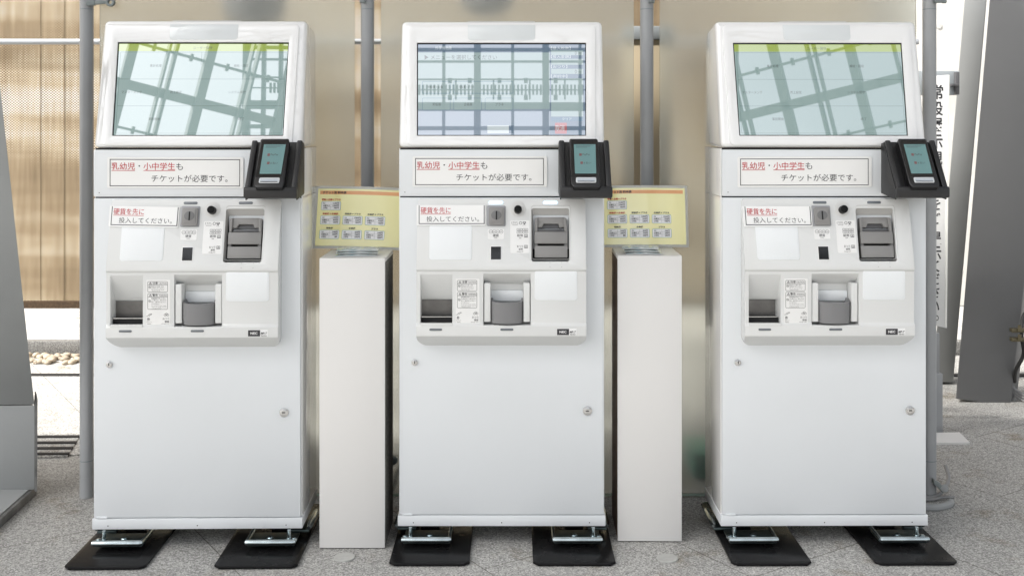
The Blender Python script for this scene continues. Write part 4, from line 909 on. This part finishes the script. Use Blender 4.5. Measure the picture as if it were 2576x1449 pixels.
def screen(kind, parent, bezel_origin):
    bm = NB(); sheet(bm, HEAD, rr(1051, 112, 1473, 340.6), .0010); s = obj('screen', bm, M['dmint' if kind == 'menu' else 'dteal'], parent, bezel_origin, smooth=0)
    bm = NB(); T = .0013; T2 = .0016
    mats = [M[k] for k in ('dgreen', 'dline', 'dtext', 'dnavy', 'dblue', 'dslate', 'dred', 'dwhite', 'dmint')]
    if kind == 'menu':
        rule(bm, HEAD, 1051.5, 112.5, 1383, 133, T, 3); text(bm, HEAD, '科学博物館', 1095, 117.5, 1136, 126, T2, 7)
        text(bm, HEAD, '▶ メニューを選択してください', 1068, 139, 1250, 151, T2, 2)
        rule(bm, HEAD, 1383, 112.5, 1472.5, 340.3, T, 3)
        rule(bm, HEAD, 1051.5, 275, 1383, 340.3, T, 5)
        for k, (y, h, lab) in enumerate(((128, 12, '【購入枚数】'), (149, 15, '【投入金額】'), (174, 13, '【おつり】'), (198, 96, '【選択中】'))):
            text(bm, HEAD, lab, 1386, y - 9.5, 1386 + 8.2 * len(lab), y - 1.5, T2, 7); rule(bm, HEAD, 1386.5, y, 1467, y + h, T2, 8)
        text(bm, HEAD, '0', 1446, 130, 1451, 139, T2 + .0003, 2); text(bm, HEAD, '円', 1456, 133, 1462, 139, T2 + .0003, 2)
        text(bm, HEAD, '0', 1446, 176, 1451, 186, T2 + .0003, 2); text(bm, HEAD, '円', 1456, 180, 1462, 186, T2 + .0003, 2)
        rule(bm, HEAD, 1386.5, 296, 1467, 305, T2, 4); text(bm, HEAD, 'クリア', 1414, 296.8, 1438, 303.5, T2 + .0003, 7)
        sheet(bm, HEAD, rr(1396, 309.5, 1426, 337, 2), T2, 6); text(bm, HEAD, '取消', 1397, 316, 1420, 329.5, T2 + .0003, 7, .01)
        for a, lab in ((1062, '常設展'), (1141, '企画展'), (1220, 'プラネ')):
            sheet(bm, HEAD, rr(a, 247, a + 71, 278, 3), T2, 8); outline(bm, HEAD, a, 247, a + 71, 278, 1.0, T2 + .0002, 4, 3); text(bm, HEAD, lab, a + 26, 259, a + 47, 267, T2 + .0003, 2)
        for a, w, lab in ((1062, 71, '常設展＋企画'), (1141, 150, '常設展＋プラネ')):
            outline(bm, HEAD, a, 205, a + w, 236, 1.0, T2 + .0002, 4, 3); text(bm, HEAD, lab, a + 14, 216, a + 52, 223, T2 + .0003, 2)
        rule(bm, HEAD, 1226, 316, 1280, 336, T2, 7); rule(bm, HEAD, 1280, 316, 1292, 336, T2, 3)
    else:
        rule(bm, HEAD, 1051.5, 112.5, 1472.5, 131, T, 0); text(bm, HEAD, 'ユーザー保守', 1236, 119, 1284, 126.5, T2, 2)
        outline(bm, HEAD, 1056, 133, 1469, 336, .7, T2, 1)
        for y in (200, 267): rule(bm, HEAD, 1056, y, 1469, y + .8, T2, 1)
        for x in (1258,): rule(bm, HEAD, x, 133, x + .8, 165, T2, 1)
        for x, y, lab in ((1146, 167, '集計処理'), (1358, 167, '補給・回収'), (1090, 233, 'マスターメンテ'), (1200, 233, '売上設定'), (1352, 233, 'システム保守'), (1150, 300, '業務開始'), (1366, 300, '終了')):
            w = len(lab) * 7.2; text(bm, HEAD, lab, x - w / 2, y - 3.6, x + w / 2, y + 3.6, T2, 2)
    obj('interface', bm, mats, s, bezel_origin, recalc=False, smooth=0)
    return s

proto, head_proto = machine()
for o in [c for c in proto.children]: pass
mach = [(0, Vector((XC, 0, 0)), R(0.0), 'menu', 'white ticket machine with blue-lit lamps and a red button on its screen', 1)]
places = [('menu', Vector((XC, 0, 0)), 0.0, 'middle ticket machine, white, its coin and banknote lamps lit blue, plinths either side'),
          ('service', Vector(((498.0 - CX) * K * .993, -.024, 0)), R(.9), 'white ticket machine with unlit lamps beside the leaning left column, green bar on screen'),
          ('service', Vector(((2073.0 - CX) * K, .002, 0)), R(.45), 'white ticket machine with unlit lamps beside the vertical banner, green bar on screen')]
machines = []
for i, (kind, loc, rz, lab) in enumerate(places):
    o = proto if i == 0 else copy_tree(proto)
    machines.append(o)
for i, (kind, loc, rz, lab) in enumerate(places):
    o = machines[i]; o.location = loc; o.rotation_euler = (0, 0, rz); o['label'] = lab
    hd = [c for c in o.children if c.name.startswith('display_head')][0]
    screen(kind, hd, M0)
    if kind == 'menu':
        for c in [c for c in o.children if c.name.startswith('control_panel')][0].children:
            if c.get('top'): c.data = c.data.copy(); c.data.materials[0] = M['led_on']; c['label'] = 'lamp lit white blue'
    pl_ = [c for c in o.children if c.name.startswith('base_plate')]
    for c, dx in zip(sorted(pl_, key=lambda c: c.data.vertices[0].co.x), ((0, 0), (-.018, -.006), (.013, .013))[i]): c.location.x += dx
    for c in o.children_recursive:
        if 'top' in c: del c['top']

# ------------------------------------------------------------------ paper notices and card terminals, one set per machine
HP = holder_plane()
def notice(label, i, dx, dy, rot, big):
    o = machines[i]; pl = Pl((0, -.006 - .0022, 0), (0, -1, 0)) if big else UP
    if big: x0, y0, x1, y1 = 1037.7, 393.5, 1376.5, 470.5
    else: x0, y0, x1, y1 = 1047.8, 516, 1221.6, 568
    cpt = pl.p((x0 + x1) / 2, (y0 + y1) / 2, 0)
    loc = o.matrix_world_loc if False else (Matrix.Translation(o.location) @ Matrix.Rotation(o.rotation_euler.z, 4, 'Z')) @ (cpt - M0)
    t = thing('paper_notice', label, 'notice', loc, 'laminated notices taped on the ticket machines')
    class Q:                                                     # photo units shifted and turned for this machine's own notice
        n = pl.n
        def p(s, x, y, tt=0.0):
            cx, cy = (x0 + x1) / 2, (y0 + y1) / 2; a = R(rot); u, v = x - cx, y - cy
            return pl.p(cx + dx + u * math.cos(a) - v * math.sin(a), cy + dy + u * math.sin(a) + v * math.cos(a), tt)
    q = Q(); rz = Matrix.Rotation(o.rotation_euler.z, 4, 'Z')
    def fin(name, bm, m, **k):
        ob = obj(name, bm, m, t, cpt, **k); ob.data.transform(rz); return ob
    bm = NB(); b0 = .0025
    bm2 = NB()
    if big:
        slab(bm, q, rr(x0, y0, x1, y1, 4), b0 - .0008, b0); T = b0 + .0005
        outline(bm2, q, 1044.3, 398.5, 1368, 466, 1.7, T, 0)
        text(bm2, q, '・', 1115.5, 413.5, 1119.5, 417.5, T, 0, .01); text(bm2, q, 'も', 1209, 408, 1226, 425.5, T, 0)
        text(bm2, q, '乳幼児', 1048.6, 407, 1107, 425, T, 1, .006); text(bm2, q, '小中学生', 1128, 407, 1206.5, 425.5, T, 1, .006)
        rule(bm2, q, 1048.6, 426.2, 1107, 427.6, T, 1); rule(bm2, q, 1128, 426.2, 1206.5, 427.6, T, 1)
        text(bm2, q, 'チケットが必要です。', 1148, 437.5, 1337, 455.5, T, 0)
    else:
        b0 = .0032
        slab(bm, q, rr(x0, y0, x1, y1, 3, 4, '0011'), b0 - .0008, b0); T = b0 + .0005
        rule(bm2, q, 1053.5, 517, 1055.2, 563.5, T); rule(bm2, q, 1217, 517, 1219, 563.5, T); rule(bm2, q, 1053.5, 562, 1219, 563.8, T)
        text(bm2, q, '硬貨を先に', 1058.3, 521.5, 1134, 537.3, T, 1, .004); rule(bm2, q, 1058.3, 538.4, 1134, 539.6, T, 1)
        text(bm2, q, '投入してください。', 1073, 544.3, 1205, 558.3, T, 0)
    fin('sheet', bm, M['paper'], bevel=.0003, seg=1); fin('lettering', bm2, [M['ink'], M['red']], recalc=False, smooth=0)
    return t
def terminal(label, i):
    o = machines[i]; cpt = HP.p(1468, 420, .018); Rz = Matrix.Rotation(o.rotation_euler.z, 4, 'Z')
    t = thing('payment_terminal', label, 'payment terminal', (Matrix.Translation(o.location) @ Rz) @ (cpt - M0), 'black payment terminals in tilted holders', o.rotation_euler.z)
    def xs(px, py, tt): return HP.p(px, py, tt)
    if i == 0:
        bm = NB(); slab(bm, HP, [(1432, 352), (1435, 349), (1501, 349), (1504, 352), (1512, 462), (1509, 471), (1443, 471), (1437, 462)], .004, .034); b = obj('housing', bm, M['blackterm'], t, cpt, bevel=.004, seg=3)
        bm = NB(); sheet(bm, HP, rr(1437, 353.5, 1502, 444, 2), .0343); obj('face_glass', bm, M['blackgloss'], t, cpt, smooth=0)
        bm = NB(); sheet(bm, HP, [(1443.5, 363.5), (1498, 363.5), (1500, 437), (1446.5, 437)], .0346); s = obj('screen', bm, M['pay'], t, cpt, smooth=0)
        bm = NB(); T = .0349
        for x, y, lab in ((1457, 389.5, 'PayPay'), (1460, 410, 'd 払い')):
            sheet(bm, HP, rr(x, y - 3.2, x + 6.6, y + 3.2, 1), T, 1); text(bm, HP, lab, x + 8.5, y - 2.8, x + 27, y + 2.8, T, 0, .012)
        for k in range(3): rule(bm, HP, 1449, 366 + k * 2.4, 1493 - k * 8, 366.8 + k * 2.4, T, 0)
        obj('screen_print', bm, [M['ptext'], M['dred2']], s, cpt, recalc=False, smooth=0)
        bm = NB(); slab(bm, HP, rr(1449, 446.3, 1500, 459.5, 3), .034, .0375); k = obj('card_slot', bm, M['silver'], t, cpt, bevel=.001)
        bm = NB(); slab(bm, HP, rr(1452.5, 449.3, 1496.5, 456.8, 1), .0376, .0379); obj('slot_inset', bm, M['silver2'], k, cpt)
        bm = NB(); slab(bm, HP, rr(1453, 455.6, 1496, 457.2), .0380, .0382); obj('slot_mouth', bm, M['gap'], k, cpt)
        return t
M['blackterm'] = mat('terminal_black_plastic', (.008, .008, .009), .3)
M['silver'] = mat('terminal_slot_silver', (.55, .57, .59), .35); M['silver2'] = mat('terminal_slot_recess', (.42, .46, .50), .4)
M['ptext'] = display('terminal_text', (.02, .04, .04), .5, 1.7, .8)
M['dred2'] = display('terminal_icon', (.2, .05, .06), .6, 1.7, .8)
tp = terminal('black payment terminal on the middle ticket machine, screen showing two payment marks', 0)
for i, lab in ((1, 'black payment terminal on the ticket machine beside the leaning left column'), (2, 'black payment terminal on the ticket machine beside the vertical banner')):
    t = copy_tree(tp); o = machines[i]; t['label'] = lab
    Rz = Matrix.Rotation(o.rotation_euler.z, 4, 'Z'); t.location = (Matrix.Translation(o.location) @ Rz) @ (HP.p(1468, 420, .018) - M0); t.rotation_euler.z = o.rotation_euler.z
for i, big, small in ((0, (0, 0, 0), (0, 0, 0)), (1, (1, 2, .15), (-.5, 2, 1.0)), (2, (4, 1, -.1), (3, 3, .1))):
    w = ('middle ticket machine', 'ticket machine beside the leaning left column', 'ticket machine beside the vertical banner')[i]
    notice('wide two-line framed notice under the screen of the ' + w, i, *big, True)
    notice('small coin notice above the blank plate of the ' + w, i, *small, False)
